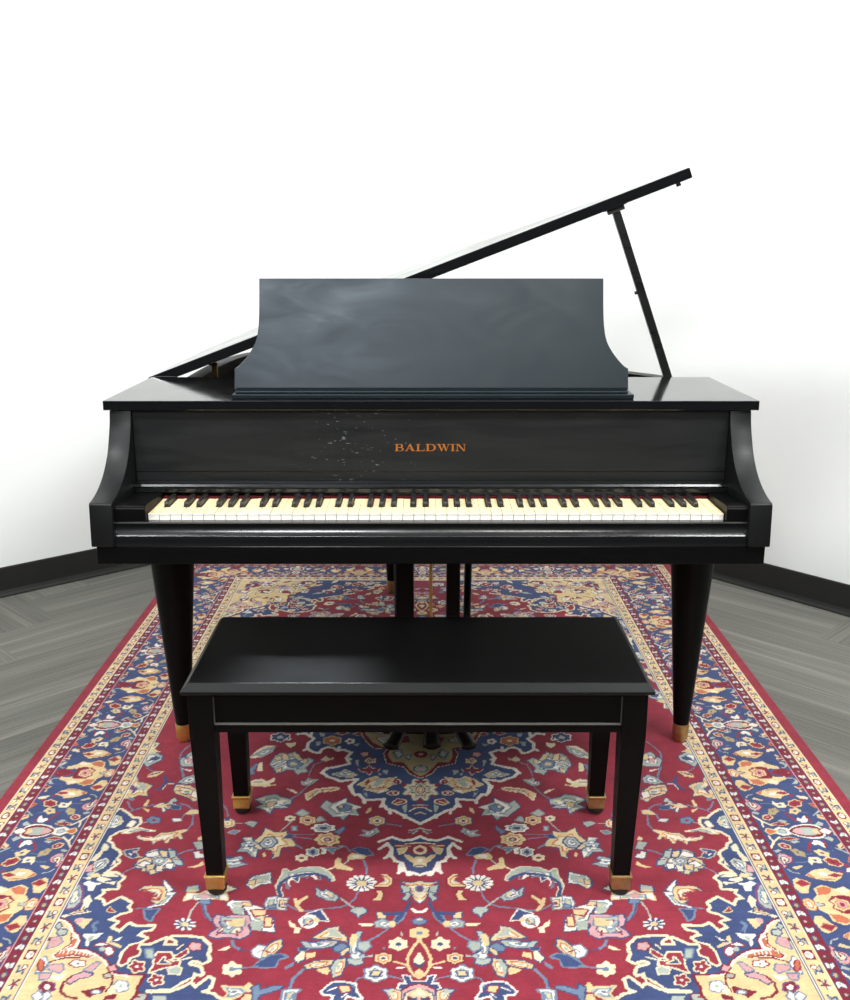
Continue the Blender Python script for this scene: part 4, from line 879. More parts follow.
[0,3,-1,3,14,665,14,669,16,672,19,674,22,674,25,674,28,672,30,669,30,665,30,662,28,659,25,657,22,656,19,657,16,659,14,662],
[0,0,-1,4,57,558,28,561,5,553,-7,553,-7,601,16,597,25,587,44,587,53,573],
[1,2,-1,4,32,559,-1,554],
[0,4,2,2,50,578,39,575,28,573,36,592,44,597],
[1,4,-1,3,54,566,22,568],
[0,2,-1,3,-19,582,-17,589,-14,594,-8,598,-2,599,5,598,10,594,14,589,16,582,14,576,11,570,5,566,-1,565,-8,566,-14,570,-17,576],
[0,0,-1,3,-12,582,-11,586,-9,588,-5,590,-1,591,2,590,6,588,8,586,9,582,8,579,6,576,3,574,-1,574,-5,574,-9,576,-11,579],
[0,4,-1,2,36,597,22,601,13,611,10,606,-7,604,-7,643,13,643,14,629,24,620,33,606],
[0,3,-1,4,7,615,-7,605,-7,627,5,626],
[1,1,-1,3,13,643,4,636,-7,643],
[1,5,-1,5,24,508,11,504,-3,497],
[1,5,-1,4,17,521,7,509],
[1,6,-1,3,26,516,17,512],
[0,5,1,3,37,724,19,713,17,733,27,755,36,747,26,736],
[0,5,1,3,39,704,21,710,19,724,33,730],
[0,4,1,3,38,693,19,697,-3,691,-3,764,9,753,17,730,19,707],
[0,2,-1,4,12,713,-3,701,-3,753,8,742],
[0,10,6,3,-5,716,-4,719,-3,722,-1,724,1,725,3,724,5,722,6,719,7,716,6,712,5,709,3,707,1,707,-1,707,-3,709,-4,712],
[0,3,-1,4,6,753,-3,747,-3,768],
[0,1,-1,4,-7,-13,353,-13,334,54,313,51,298,69,287,80,301,105,298,137,279,154,265,157,260,137,246,126,217,146,182,154,192,183,182,212,223,231,239,235,247,254,232,276,198,297,157,288,171,316,165,348,158,360,149,357,133,383,87,377,89,399,78,422,62,427,41,446,-2,483,-8,488],
[1,3,-1,9,334,54,313,51,298,69,287,80,301,105,298,137,279,154,265,157,260,137,246,126,232,129,217,146,204,139,182,154,192,183,182,212,201,222,223,231,239,235,247,254,232,276,215,285,198,297,176,291,157,288,171,316,165,348,158,360,149,357,133,383,107,380,87,377,89,399,78,422,62,427,41,446,-2,483,-8,488],
[1,3,-1,9,298,69,296,43],
[1,3,-1,9,298,132,307,143],
[1,3,-1,9,217,146,215,126],
[1,3,-1,9,192,183,180,190],
[1,3,-1,9,236,235,250,257],
[1,3,-1,9,167,342,175,319],
[1,3,-1,9,135,383,133,394],
[1,3,-1,9,89,399,94,411],
[1,3,-1,9,72,422,70,438],
[1,3,-1,9,35,446,36,457],
[0,8,2,2,-7,-13,191,-13,158,62,141,105,123,132,88,136,96,160,87,209,59,222,42,229,28,260,-1,284,-7,284],
[0,11,-1,4,-7,-13,173,-13,147,62,128,101,106,122,82,132,84,173,73,203,43,206,29,238,12,264,-1,273,-7,273],
[0,8,-1,3,-23,163,-21,170,-17,176,-10,180,-2,182,6,180,13,176,17,170,19,163,17,156,13,150,6,146,-2,144,-10,146,-17,150,-22,156],
[0,7,-1,3,-11,163,-10,166,-8,169,-6,171,-2,171,1,171,4,169,6,166,7,163,6,160,4,157,1,156,-2,155,-6,156,-8,157,-10,160],
[0,5,1,4,-21,238,-19,244,-15,248,-9,251,-2,252,5,251,10,248,14,244,16,238,15,233,11,228,5,225,-2,224,-9,225,-15,228,-19,233],
[0,7,-1,3,-11,238,-10,241,-8,244,-6,245,-2,246,1,245,4,244,6,241,6,238,6,236,4,233,1,231,-2,231,-6,231,-8,233,-10,236],
[0,5,1,3,71,153,54,139,47,167,60,186],
[0,5,1,3,40,173,26,167,30,193],
[0,3,8,3,118,76,91,69,76,91,103,101],
[0,0,-1,4,63,76,35,62,28,98,52,105],
[0,5,1,2,141,40,106,36,109,54],
[0,2,6,3,-37,336,-40,342,-46,349,-48,356,-42,360,-32,361,-27,362,-26,368,-25,377,-21,383,-14,382,-8,376,-3,372,2,376,9,382,16,383,19,377,20,368,21,362,27,361,36,360,42,356,41,349,35,342,32,336,35,331,41,324,43,316,37,312,28,312,22,310,21,304,20,294,16,288,9,289,3,296,-3,300,-8,296,-14,289,-22,288,-26,294,-26,304,-27,310,-33,312,-42,312,-48,316,-47,324,-40,331],
[1,5,-1,4,-20,344,-36,351],
[1,5,-1,4,-10,355,-17,372],
[1,5,-1,4,4,355,11,372],
[1,5,-1,4,15,344,31,351],
[1,5,-1,4,15,329,31,321],
[1,5,-1,4,5,318,12,300],
[1,5,-1,4,-10,318,-17,300],
[1,5,-1,4,-20,329,-36,321],
[0,4,1,3,-15,336,-14,343,-12,348,-8,351,-3,353,2,351,6,348,9,343,10,336,9,330,6,325,2,321,-3,320,-8,321,-12,325,-14,330],
[0,0,-1,4,10,393,-3,361,-8,361,-8,394],
[0,0,-1,4,18,296,5,308,-7,299,-7,291],
[0,0,-1,3,34,316,34,318,36,320,38,321,41,322,44,321,46,320,47,318,48,316,48,313,46,311,44,310,41,310,38,310,36,311,34,313],
[0,0,-1,3,22,363,23,364,24,366,26,367,28,367,31,367,33,366,34,364,35,363,34,361,33,359,31,358,28,358,26,358,24,359,23,361],
[1,4,-1,4,17,405,-8,402],
[1,2,-1,4,26,430,11,416,-8,411],
[1,4,-1,4,12,442,-8,428],
[1,0,-1,4,17,411,-1,407],
[0,5,-1,4,44,411,32,399,31,422,36,438],
[0,4,2,2,155,313,143,300,134,288,109,273,99,288,60,279,79,300,69,313,87,330,79,339,101,351,119,342,138,336,129,325],
[0,0,-1,4,137,300,128,285,125,300,133,316],
[1,0,-1,4,110,327,84,325],
[0,5,-1,4,112,282,92,288,94,313,111,307],
[1,1,-1,3,127,327,113,333],
[0,3,-1,4,100,336,87,339,99,354],
[0,0,2,2,157,238,137,235,131,222,124,235,104,238,110,251,123,251,129,267,136,254,149,251],
[0,1,-1,3,126,242,126,244,127,245,128,246,129,247,131,246,132,245,133,244,133,242,133,240,133,238,131,237,130,236,128,237,127,238,126,240],
[0,5,2,2,222,264,201,254,192,242,179,251,160,267,173,279,203,273],
[0,4,-1,4,178,257,160,267,174,277],
[0,9,4,3,218,91,216,94,214,98,215,103,218,105,223,106,226,107,228,109,231,113,235,115,239,113,243,109,246,107,249,106,254,105,258,103,259,98,258,94,257,91,258,87,260,83,260,78,257,76,252,75,249,74,246,71,244,68,240,66,235,68,232,71,229,74,225,75,220,76,217,78,216,83,217,87],
[0,2,-1,3,230,91,230,93,232,96,234,97,237,98,240,97,242,96,244,93,245,91,244,88,243,85,241,84,238,83,235,84,232,85,231,88],
[0,3,-1,3,178,94,178,97,176,101,177,104,180,106,183,106,185,107,187,108,190,110,193,110,195,108,197,105,198,102,200,100,203,97,204,94,203,91,201,88,199,86,198,83,197,80,195,78,192,78,189,80,187,81,184,82,181,82,178,84,178,87,178,91],
[0,0,-1,3,185,94,185,96,186,98,188,99,189,99,191,99,192,98,193,96,194,94,194,92,193,90,192,89,190,89,188,89,187,90,186,92],
[0,2,8,3,117,196,117,199,116,202,116,206,119,208,122,208,125,208,127,209,130,211,133,211,136,209,137,206,139,204,141,202,143,200,145,196,144,193,141,191,139,189,138,187,137,184,135,181,132,181,129,183,126,185,124,185,120,185,117,187,116,190,117,194],
[0,0,-1,3,125,196,125,198,126,200,127,201,129,201,131,201,132,200,133,198,134,196,134,195,133,193,131,192,130,192,128,192,126,193,125,195],
[0,7,8,3,137,163,136,165,136,168,136,170,138,172,141,172,143,172,145,173,147,175,149,175,152,173,153,171,154,169,155,167,157,165,158,163,158,161,156,159,154,158,154,156,153,153,151,152,148,152,146,153,144,154,142,154,139,155,137,156,136,159,136,161],
[0,4,-1,3,143,163,143,165,144,166,145,167,146,167,148,167,149,166,150,165,150,163,150,162,149,161,148,160,147,159,145,160,144,161,143,162],
[0,0,2,3,51,299,51,301,50,303,51,306,53,307,55,307,57,307,59,308,61,310,63,310,65,308,66,306,67,304,68,303,70,301,71,299,70,297,68,296,67,294,66,292,65,290,64,289,61,289,59,290,58,291,56,291,53,292,51,293,51,295,51,297],
[0,4,-1,3,57,299,57,301,58,302,59,302,60,303,61,302,62,302,63,301,63,299,63,298,62,297,61,296,60,296,59,296,58,297,57,298],
[0,0,2,3,56,352,56,354,55,355,56,357,58,358,61,358,63,358,65,359,67,360,70,360,72,359,73,357,74,356,76,355,78,354,79,352,78,351,76,349,74,349,73,347,72,345,70,344,68,344,65,345,63,346,61,346,58,346,56,347,56,349,56,351],
[0,3,-1,3,62,352,63,353,64,354,65,354,66,355,68,354,69,354,70,353,70,352,70,351,69,350,68,350,66,350,65,350,64,350,63,351],
[0,0,2,3,66,394,55,377,36,383,36,394,54,402],
[1,4,-1,4,63,399,45,388],
[0,5,-1,4,179,112,162,105,168,122],
[0,5,-1,4,96,242,81,245,84,267,94,257],
[0,5,-1,4,169,196,160,193,158,226,163,219],
[0,5,-1,4,137,354,131,348,126,371],
[0,5,-1,4,107,257,97,264,103,270],
[0,0,2,2,229,51,215,40,197,47,214,58],
[0,0,2,2,183,54,169,43,158,54,168,63],
[0,5,-1,4,275,47,260,51,262,69,272,69],
[0,5,-1,4,280,98,266,94,268,115,278,119],
[0,4,-1,3,237,183,237,187,238,191,240,193,243,194,246,193,248,191,250,187,251,183,251,179,250,176,248,173,245,173,242,173,240,176,238,179],
[0,5,-1,4,240,190,224,177,229,196],
[1,6,-1,2,243,190,265,209],
[1,6,-1,2,140,342,132,371],
[0,5,1,3,386,217,379,174,366,157,348,164,330,151,318,167,305,191,292,181,274,194,285,214,293,233,284,252,300,255,309,264,321,242,338,239,350,252,365,258,372,233],
[0,4,1,2,379,184,368,171,359,187,370,197],
[0,4,1,2,363,157,348,164,338,194,354,194],
[0,4,1,2,337,157,322,161,304,194,317,197],
[0,4,1,2,304,194,295,186,290,204,299,207],
[0,4,1,2,367,242,353,230,353,249,364,257],
[0,3,1,2,384,217,364,197,335,214,353,226],
[0,6,1,3,343,201,325,187,302,214,313,233,337,226],
[0,4,-1,4,336,207,324,201,315,217,331,220],
[0,1,3,3,356,71,355,75,352,79,352,84,356,86,361,87,365,88,368,91,371,94,375,96,380,94,384,91,387,88,391,87,396,86,401,84,402,79,401,75,400,71,402,68,404,63,404,59,401,56,396,56,392,55,389,52,386,48,382,47,377,48,373,52,370,55,366,56,360,56,356,59,355,63,356,68],
[0,5,-1,4,389,70,377,59,370,77,384,81],
[0,3,-1,4,370,84,357,74,359,86],
[0,2,-1,2,361,106,346,104,333,99,334,116,343,130,353,120],
[0,2,-1,4,443,174,430,140,410,116,386,116,386,140,410,157,407,177,441,184],
[0,5,6,2,443,174,413,140,385,120,388,147,410,177,429,167],
[0,2,-1,4,415,239,416,207,406,204,399,249,409,249],
[0,6,1,2,433,239,422,210,417,210,422,246,418,261,429,264],
[0,2,-1,4,424,295,400,283,379,295,364,277,361,295,376,310,350,313,378,321,420,319],
[1,1,-1,2,419,301,388,298],
[1,4,-1,5,417,316,357,313],
[1,1,-1,2,422,289,396,284],
[1,6,-1,3,272,214,278,246,279,271],
[0,5,1,2,295,295,285,301,281,280,270,289,254,289,265,307,274,316,286,316,294,310],
[0,4,-1,3,273,298,273,300,273,302,274,303,276,303,277,303,279,302,280,300,280,298,280,296,279,295,278,294,277,293,275,294,274,295,273,296],
[1,6,-1,3,277,319,297,361,313,381],
[0,2,-1,4,327,331,313,334,298,349,301,355,315,343],
[0,4,1,2,259,194,246,171,235,187,225,187,244,201],
[1,6,-1,3,272,214,256,207],
[0,4,2,3,277,355,256,334,209,324,199,331,208,338,248,349,262,366,270,381],
[1,1,-1,2,268,369,249,342,209,331],
[1,6,-1,2,199,331,184,342],
[1,6,-1,4,699,388,686,413,674,425,660,416,642,407,634,401],
[1,6,-1,3,681,434,674,425],
[0,4,-1,4,658,410,653,379,647,382,649,407],
[0,4,-1,4,656,416,638,422,638,434],
[0,2,1,3,633,410,618,394,603,397,591,370,582,385,597,394,568,407,565,422,586,416,596,419,602,434,610,416],
[0,4,-1,4,631,410,618,397,605,407,610,416],
[0,1,6,2,593,401,568,407,568,422,586,419],
[0,5,-1,4,603,397,590,373,584,385,597,394],
[1,6,-1,4,571,397,552,404,539,419,529,448,523,483,531,508],
[0,4,6,2,550,442,538,422,521,425,519,439,534,442,543,442],
[1,6,-1,3,550,442,553,463],
[0,3,6,2,575,461,556,460,550,469,566,473],
[0,4,1,2,637,530,632,528,619,539,598,536,586,519,568,517,533,503,528,508,541,522,531,539,536,544,545,530,558,541,561,557,569,555,568,541,585,549,592,563,598,547,617,547,631,541],
[0,3,-1,4,633,533,599,541,571,530,548,519,569,537,598,547],
[0,6,1,3,603,467,602,470,600,473,600,476,603,477,606,478,609,478,611,479,614,481,617,481,620,479,623,476,624,474,627,472,630,470,632,467,632,464,630,462,628,460,628,458,627,455,625,453,621,453,618,454,615,456,612,456,608,456,605,458,603,461,603,464],
[0,0,-1,3,611,467,611,469,612,470,613,471,615,471,617,471,619,470,620,469,621,467,621,465,620,464,619,463,617,462,615,463,613,464,612,465],
[1,5,-1,3,630,474,640,480],
[0,3,4,2,674,519,660,505,640,497,626,503,601,510,610,512,631,507,656,519],
[0,3,4,3,670,489,664,469,655,477,660,494],
[0,1,5,3,648,586,632,581,619,578,623,591,612,607,623,612,638,604],
[0,3,-1,4,639,594,628,597,629,604],
[0,7,-1,4,631,586,621,586,625,597],
[1,4,-1,3,612,609,600,609],
[0,4,1,4,610,637,607,620,594,607,598,594,588,584,573,581,556,586,552,578,538,586,530,607,514,622,509,637,525,637,525,652,546,650,555,662,568,669,574,659,590,657,591,647,604,647],
[0,3,1,3,597,597,575,586,568,602,581,609,594,607],
[0,4,1,3,571,585,554,589,548,609,560,607],
[0,5,1,3,579,617,563,609,545,620,553,637,572,632],
[0,5,1,3,552,584,538,586,530,607,541,612],
[0,5,1,3,535,617,514,622,509,637,526,635],
[0,3,1,3,606,637,593,622,578,632,587,645],
[0,4,1,3,586,637,568,635,567,652,581,654],
[0,2,1,3,563,642,550,637,548,657,559,659],
[0,3,1,3,545,632,530,632,528,650,542,647],
[1,3,-1,3,553,647,544,622,542,617],
[1,6,-1,4,528,599,516,589,499,581],
[1,6,-1,3,608,645,622,657,632,674],
[0,5,1,2,505,555,487,549,475,576,489,581],
[0,3,1,3,495,591,479,586,468,609,486,612],
[0,0,-1,3,472,591,472,593,473,595,475,596,477,597,479,596,481,595,483,593,483,591,483,589,483,588,481,587,479,586,477,587,475,588,473,589],
[0,4,-1,4,496,645,477,637,468,622,463,637,481,647],
[0,4,-1,4,499,536,491,530,485,544,494,547],
[0,3,1,3,535,690,528,697,508,721,517,728,528,715],
[0,3,1,3,523,731,501,729,509,754,514,767,540,776,551,778,528,767,517,749],
[0,4,1,2,580,724,572,711,558,708,528,711,520,727,519,749,529,765,546,754,528,756,528,736,535,729,553,727,556,718,573,718],
[1,6,-1,3,570,780,551,778,540,777],
[0,1,6,4,549,785,522,782,528,800,529,816,540,808],
[1,6,-1,4,604,96,618,124,627,155,623,185],
[0,5,1,3,576,165,602,151,611,171,622,191,609,224,583,224,564,217],
[0,7,0,2,591,185,606,181,599,201,587,204],
[0,1,-1,4,606,151,620,178,609,181],
[0,4,1,2,576,168,592,165,587,191,572,191],
[0,3,-1,4,577,243,607,233,580,249],
[1,6,-1,5,610,227,594,268,590,293],
[0,5,1,3,554,281,570,265,587,277,600,299,580,308,553,299],
[0,4,1,3,529,375,538,341,566,317,602,311,601,335,592,352,557,370,541,387],
[1,1,-1,3,563,329,597,320],
[1,1,-1,3,563,344,596,338],
[1,1,-1,3,550,358,580,352],
[0,3,0,3,537,346,554,341,552,364,534,375],
[0,1,-1,4,539,329,549,326,544,344],
[1,1,-1,8,608,304,623,302,635,287,640,274],
[1,1,-1,8,630,302,635,326,645,335],
[1,3,-1,2,610,307,625,308,630,332],
[1,6,-1,3,671,252,696,230],
[0,4,-1,2,647,249,672,249,684,265,684,277,662,273],
[1,1,-1,5,656,254,679,265],
[0,5,1,4,672,171,701,148,722,158,715,198,698,224,683,204,670,191],
[0,1,-1,4,673,178,692,171,705,198,680,191],
[0,4,-1,2,684,148,714,124,733,144,709,158],
[0,2,1,2,696,103,732,96,736,131,702,131],
[0,4,1,3,659,317,677,305,698,299,712,268,720,287,718,329,720,375,695,375,681,358,658,364,667,341],
[0,5,-1,4,678,311,696,305,682,335,670,332],
[0,10,1,2,693,329,712,314,714,341,699,352],
[0,4,-1,4,700,338,714,332,713,352,702,352],
[0,6,-1,4,686,375,705,364,697,381,687,384]]
RUG_B = [[0,4,-1,4,28,222,38,208,52,196,71,190,90,202,112,205,127,222,129,240,129,257,128,274,117,285,116,307,96,318,74,305,54,313,46,299,24,285,25,274,47,277,59,268],
[0,2,-1,4,33,220,47,199,72,192,88,205,68,217,50,225],
[0,9,-1,4,89,206,121,212,120,228,96,220],
[0,8,-1,4,54,280,54,246,52,222,71,225,94,222,101,234,90,246,101,266,90,282,67,285],
[0,4,0,3,93,257,95,260,97,264,98,267,96,269,93,270,90,271,89,273,88,276,85,277,82,276,79,273,76,271,73,270,69,269,66,267,65,264,64,260,64,257,62,254,60,250,59,247,61,245,64,244,67,243,68,241,69,238,72,236,75,238,78,241,81,243,84,244,88,245,91,247,93,250,93,254],
[0,7,-1,3,88,257,88,261,87,264,85,267,82,267,78,267,74,264,71,261,69,257,69,253,70,250,72,248,75,247,79,248,83,250,86,253],
[0,0,-1,3,83,257,83,259,83,260,82,261,80,262,78,261,77,260,75,259,74,257,74,255,75,254,76,253,77,252,79,253,80,254,82,255],
[0,5,8,2,110,234,124,231,131,263,114,257],
[0,9,-1,4,80,305,92,288,114,285,110,307,94,313],
[0,2,-1,4,49,299,63,288,76,302,56,310],
[0,8,0,3,5,263,4,240,24,228,48,237,51,254,37,266,17,274],
[0,7,-1,4,26,246,43,248,34,257],
[1,7,-1,3,10,257,20,243],
[0,4,9,2,131,263,133,246,146,234,153,248,148,271,137,274],
[0,4,-1,4,115,324,124,307,131,291,145,291,152,307,147,334,138,342,121,332],
[0,0,9,2,117,321,135,313,144,324,130,334],
[0,4,-1,2,40,356,47,342,65,329,90,334,111,345,117,350,100,364,86,371,67,374,60,364],
[0,0,-1,4,41,350,58,342,73,350,55,358],
[0,3,-1,4,70,350,83,348,90,358,76,361],
[0,9,-1,4,98,340,116,349,107,358],
[1,9,-1,4,62,336,91,338],
[0,0,-1,3,44,361,44,363,44,365,43,366,41,366,39,366,38,365,36,363,35,361,34,359,35,357,36,356,37,356,39,356,41,357,43,359],
[0,5,-1,4,0,296,4,288,18,307,9,310],
[1,5,-1,3,4,288,13,280,23,282],
[0,4,-1,4,-6,324,2,313,18,321,14,332],
[0,0,-1,3,15,321,15,323,13,324,11,325,8,326,4,325,1,324,-1,323,-3,321,-3,319,-1,318,1,316,4,316,8,316,11,318,13,319],
[0,4,-1,4,0,340,13,334,14,346],
[0,0,-1,3,9,340,9,341,9,343,8,344,6,344,4,344,2,343,1,341,0,340,0,338,0,337,1,336,3,336,5,336,7,337,8,338],
[0,2,-1,4,4,371,12,364,31,361,24,374,9,379],
[0,0,-1,3,28,383,28,386,28,388,27,389,25,390,22,389,20,388,18,386,16,383,16,380,16,378,17,376,19,376,22,376,24,378,26,380],
[0,0,4,3,55,396,56,398,58,401,59,404,57,406,55,406,53,406,52,408,51,410,49,411,46,410,43,408,41,406,39,406,36,406,33,404,32,401,32,398,32,396,30,394,28,391,28,389,29,387,32,386,34,386,35,384,36,382,38,381,40,382,43,384,45,386,47,386,50,387,53,389,54,391,54,394],
[0,8,-1,3,48,396,48,398,47,399,46,400,45,401,43,400,41,399,40,398,39,396,39,394,39,393,40,392,42,392,43,392,45,393,47,394],
[0,9,-1,4,-12,400,0,392,14,396,9,407,4,417,-6,412],
[1,0,-1,3,-6,405,9,400],
[1,5,-1,4,-9,417,9,437,19,447],
[0,4,-1,4,-6,462,-1,447,11,442,14,457,2,466],
[1,0,-1,3,-4,459,8,448],
[0,4,-1,3,66,428,67,431,69,434,69,437,67,438,64,439,62,439,60,440,58,442,55,442,51,440,49,437,47,435,45,433,41,431,39,428,39,426,41,423,42,422,43,419,43,417,44,415,48,415,51,416,54,418,57,418,60,418,63,420,65,423,65,426],
[0,1,-1,3,58,428,58,430,58,431,57,432,55,432,54,432,52,431,51,430,50,428,50,427,51,426,52,425,53,425,54,425,56,426,57,427],
[0,0,-1,3,81,440,81,442,81,443,80,444,78,445,76,444,74,443,73,442,72,440,71,438,72,436,73,435,74,435,76,435,78,436,80,438],
[0,11,-1,3,113,430,114,433,116,436,117,439,115,441,112,442,110,442,109,443,107,445,104,445,102,443,99,440,98,437,95,435,92,433,90,430,90,427,91,424,92,422,92,420,92,416,94,414,96,414,99,416,102,418,104,418,107,418,110,420,112,424,112,427],
[0,1,-1,3,105,430,106,431,105,432,105,433,104,433,103,433,102,432,101,431,101,430,101,429,101,428,101,427,102,427,103,427,104,428,105,429],
[0,2,-1,4,65,407,67,392,85,395,90,384,94,397,87,415,70,415],
[0,1,-1,3,82,402,82,404,82,405,81,406,80,406,78,406,76,405,75,404,74,402,74,401,74,399,75,399,77,398,78,399,80,399,81,401],
[1,6,-1,2,94,397,119,395],
[0,7,0,2,123,412,128,397,138,392,143,407,143,382,149,377,152,402,147,422,134,425],
[0,4,-1,4,109,382,127,369,133,377,118,384],
[1,5,-1,3,126,356,139,361,145,371],
[1,5,-1,3,141,427,152,402,158,377],
[0,0,4,3,130,454,131,456,132,458,132,460,131,461,129,461,127,462,126,462,125,463,123,464,121,462,119,460,118,459,116,458,114,456,113,454,113,452,114,451,115,450,115,448,115,446,116,445,118,445,121,446,122,447,124,447,126,448,128,449,130,451,130,453],
[0,7,-1,3,125,454,126,456,125,456,125,457,123,457,122,457,121,456,120,456,120,454,119,453,120,452,121,452,122,451,123,452,124,452,125,453],
[0,5,-1,4,133,437,147,430,152,437,140,442],
[1,2,-1,5,123,488,141,469,155,445,160,427],
[1,2,-1,4,141,469,144,493],
[1,2,-1,5,119,536,139,557,148,566],
[1,2,-1,4,138,554,151,536],
[0,3,-1,2,36,457,41,447,51,462,58,457,64,466,54,476,42,474],
[1,0,-1,5,34,474,37,452],
[1,0,-1,6,64,469,74,450],
[0,5,-1,4,85,471,99,464,107,471,92,476],
[0,0,4,2,86,481,108,476,124,483,102,488],
[0,5,-1,4,10,481,17,471,31,486,16,490],
[1,6,-1,2,29,437,49,432],
[1,6,-1,2,75,427,92,422],
[0,3,-1,3,99,513,100,524,95,534,85,541,71,543,56,541,40,534,28,524,21,513,19,501,24,491,34,484,48,482,64,484,80,491,92,501],
[0,8,-1,3,97,513,97,522,92,530,82,536,69,537,55,536,41,530,30,522,23,513,22,503,27,495,37,489,50,487,65,489,79,495,90,503],
[0,5,-1,3,90,513,90,519,86,525,78,529,68,530,56,529,46,525,37,519,32,513,32,506,36,500,44,496,54,495,66,496,77,500,85,506],
[0,4,-1,3,45,511,47,516,46,519,45,521,42,522,39,521,36,519,33,516,31,511,29,507,30,503,31,501,34,500,37,501,40,503,43,507],
[0,7,-1,3,85,509,86,512,85,515,82,517,79,517,75,517,71,515,68,512,66,509,66,506,67,503,69,501,73,501,76,501,80,503,83,506],
[0,3,2,2,96,514,95,500,112,495,127,507,127,523,111,530,98,523],
[0,5,-1,3,120,514,121,517,120,520,117,522,114,523,110,522,107,520,104,517,102,514,101,510,102,507,104,505,108,504,111,505,115,507,118,510],
[0,9,4,3,122,509,138,500,146,516,134,527],
[0,3,0,3,4,510,14,499,28,507,31,524,10,521],
[0,5,-1,4,-2,529,-2,507,-12,496,-2,490,5,496,2,509,13,532]]

class Canvas:
    """integer colour-index canvas; coordinates in mm, (a, b) -> [b, a]"""
    def __init__(s, a0, a1, b0, b1, res, ground):
        s.a0, s.b0, s.res = a0, b0, res
        s.na, s.nb = int((a1 - a0) / res), int((b1 - b0) / res)
        s.im = np.full((s.nb, s.na), KEY.index(ground), np.uint8)
    def window(s, p, m):
        lo = np.floor(((p.min(0) - m) - (s.a0, s.b0)) / s.res).astype(int)
        hi = np.ceil(((p.max(0) + m) - (s.a0, s.b0)) / s.res).astype(int) + 1
        lo = np.maximum(lo, 0); hi = np.minimum(hi, (s.na, s.nb))
        if (hi <= lo).any():
            return None
        A = s.a0 + (np.arange(lo[0], hi[0]) + .5) * s.res
        B = s.b0 + (np.arange(lo[1], hi[1]) + .5) * s.res
        return lo, hi, A[None, :], B[:, None]
    def poly(s, p, c):
        p = np.asarray(p, float)
        w = s.window(p, 0)
        if w is None: return
        lo, hi, A, B = w
        ins = np.zeros((hi[1] - lo[1], hi[0] - lo[0]), bool)
        for (x0, y0), (x1, y1) in zip(p, np.roll(p, -1, 0)):
            if y0 == y1: continue
            ins ^= ((y0 <= B) != (y1 <= B)) & (A < x0 + (B - y0) * (x1 - x0) / (y1 - y0))
        s.im[lo[1]:hi[1], lo[0]:hi[0]][ins] = KEY.index(c)
    def line(s, p, w_, c, closed=False):
        p = np.asarray(p, float)
        q = np.vstack([p, p[:1]]) if closed else p
        for e0, e1 in zip(q, q[1:]):
            w = s.window(np.array([e0, e1]), w_)
            if w is None: continue
            lo, hi, A, B = w
            d = e1 - e0
            L2 = max((d * d).sum(), 1e-9)
            t = np.clip(((A - e0[0]) * d[0] + (B - e0[1]) * d[1]) / L2, 0, 1)
            dist2 = (A - e0[0] - t * d[0]) ** 2 + (B - e0[1] - t * d[1]) ** 2
            s.im[lo[1]:hi[1], lo[0]:hi[0]][dist2 <= (w_ / 2) ** 2] = KEY.index(c)
    def draw(s, shapes):
        for it in shapes:
            area, fill, line_c, wid = it[0] == 0, KEY[it[1]], it[2], it[3]
            p = list(zip(it[4::2], it[5::2]))
            if not area:
                s.line(p, wid, fill)
            else:
                if line_c >= 0:
                    s.line(p, 2 * wid, KEY[line_c], True)
                s.poly(p, fill)
                q = np.array(p, float)
                ext = q.max(0) - q.min(0)
                ar = abs(np.sum(q[:, 0] * np.roll(q[:, 1], -1) - q[:, 1] * np.roll(q[:, 0], -1))) / 2
                if fill in 'gycwp' and line_c >= 0 and 550 < ar < 9000 and min(ext) > 18:
                    c_ = q.mean(0)
                    s.line(c_ + (q - c_) * .62, 2.6, 'b' if fill in 'gw' else 'o' if fill == 'y' else 'n', True)
                    s.poly(c_ + (q - c_) * .52, {'g': 'w', 'y': 'c', 'c': 'y', 'w': 'g', 'p': 'c'}[fill])
                    s.poly(c_ + (q - c_) * .24, {'g': 'b', 'y': 'g', 'c': 'r', 'w': 'y', 'p': 'm'}[fill])
    def get(s, a, b):
        i = np.clip(((a - s.a0) / s.res).astype(int), 0, s.na - 1)
        j = np.clip(((b - s.b0) / s.res).astype(int), 0, s.nb - 1)
        return s.im[j, i]

def ell(x, y, rx, ry, n=14):
    return [(x + rx * math.cos(2 * PI * i / n), y + ry * math.sin(2 * PI * i / n)) for i in range(n)]

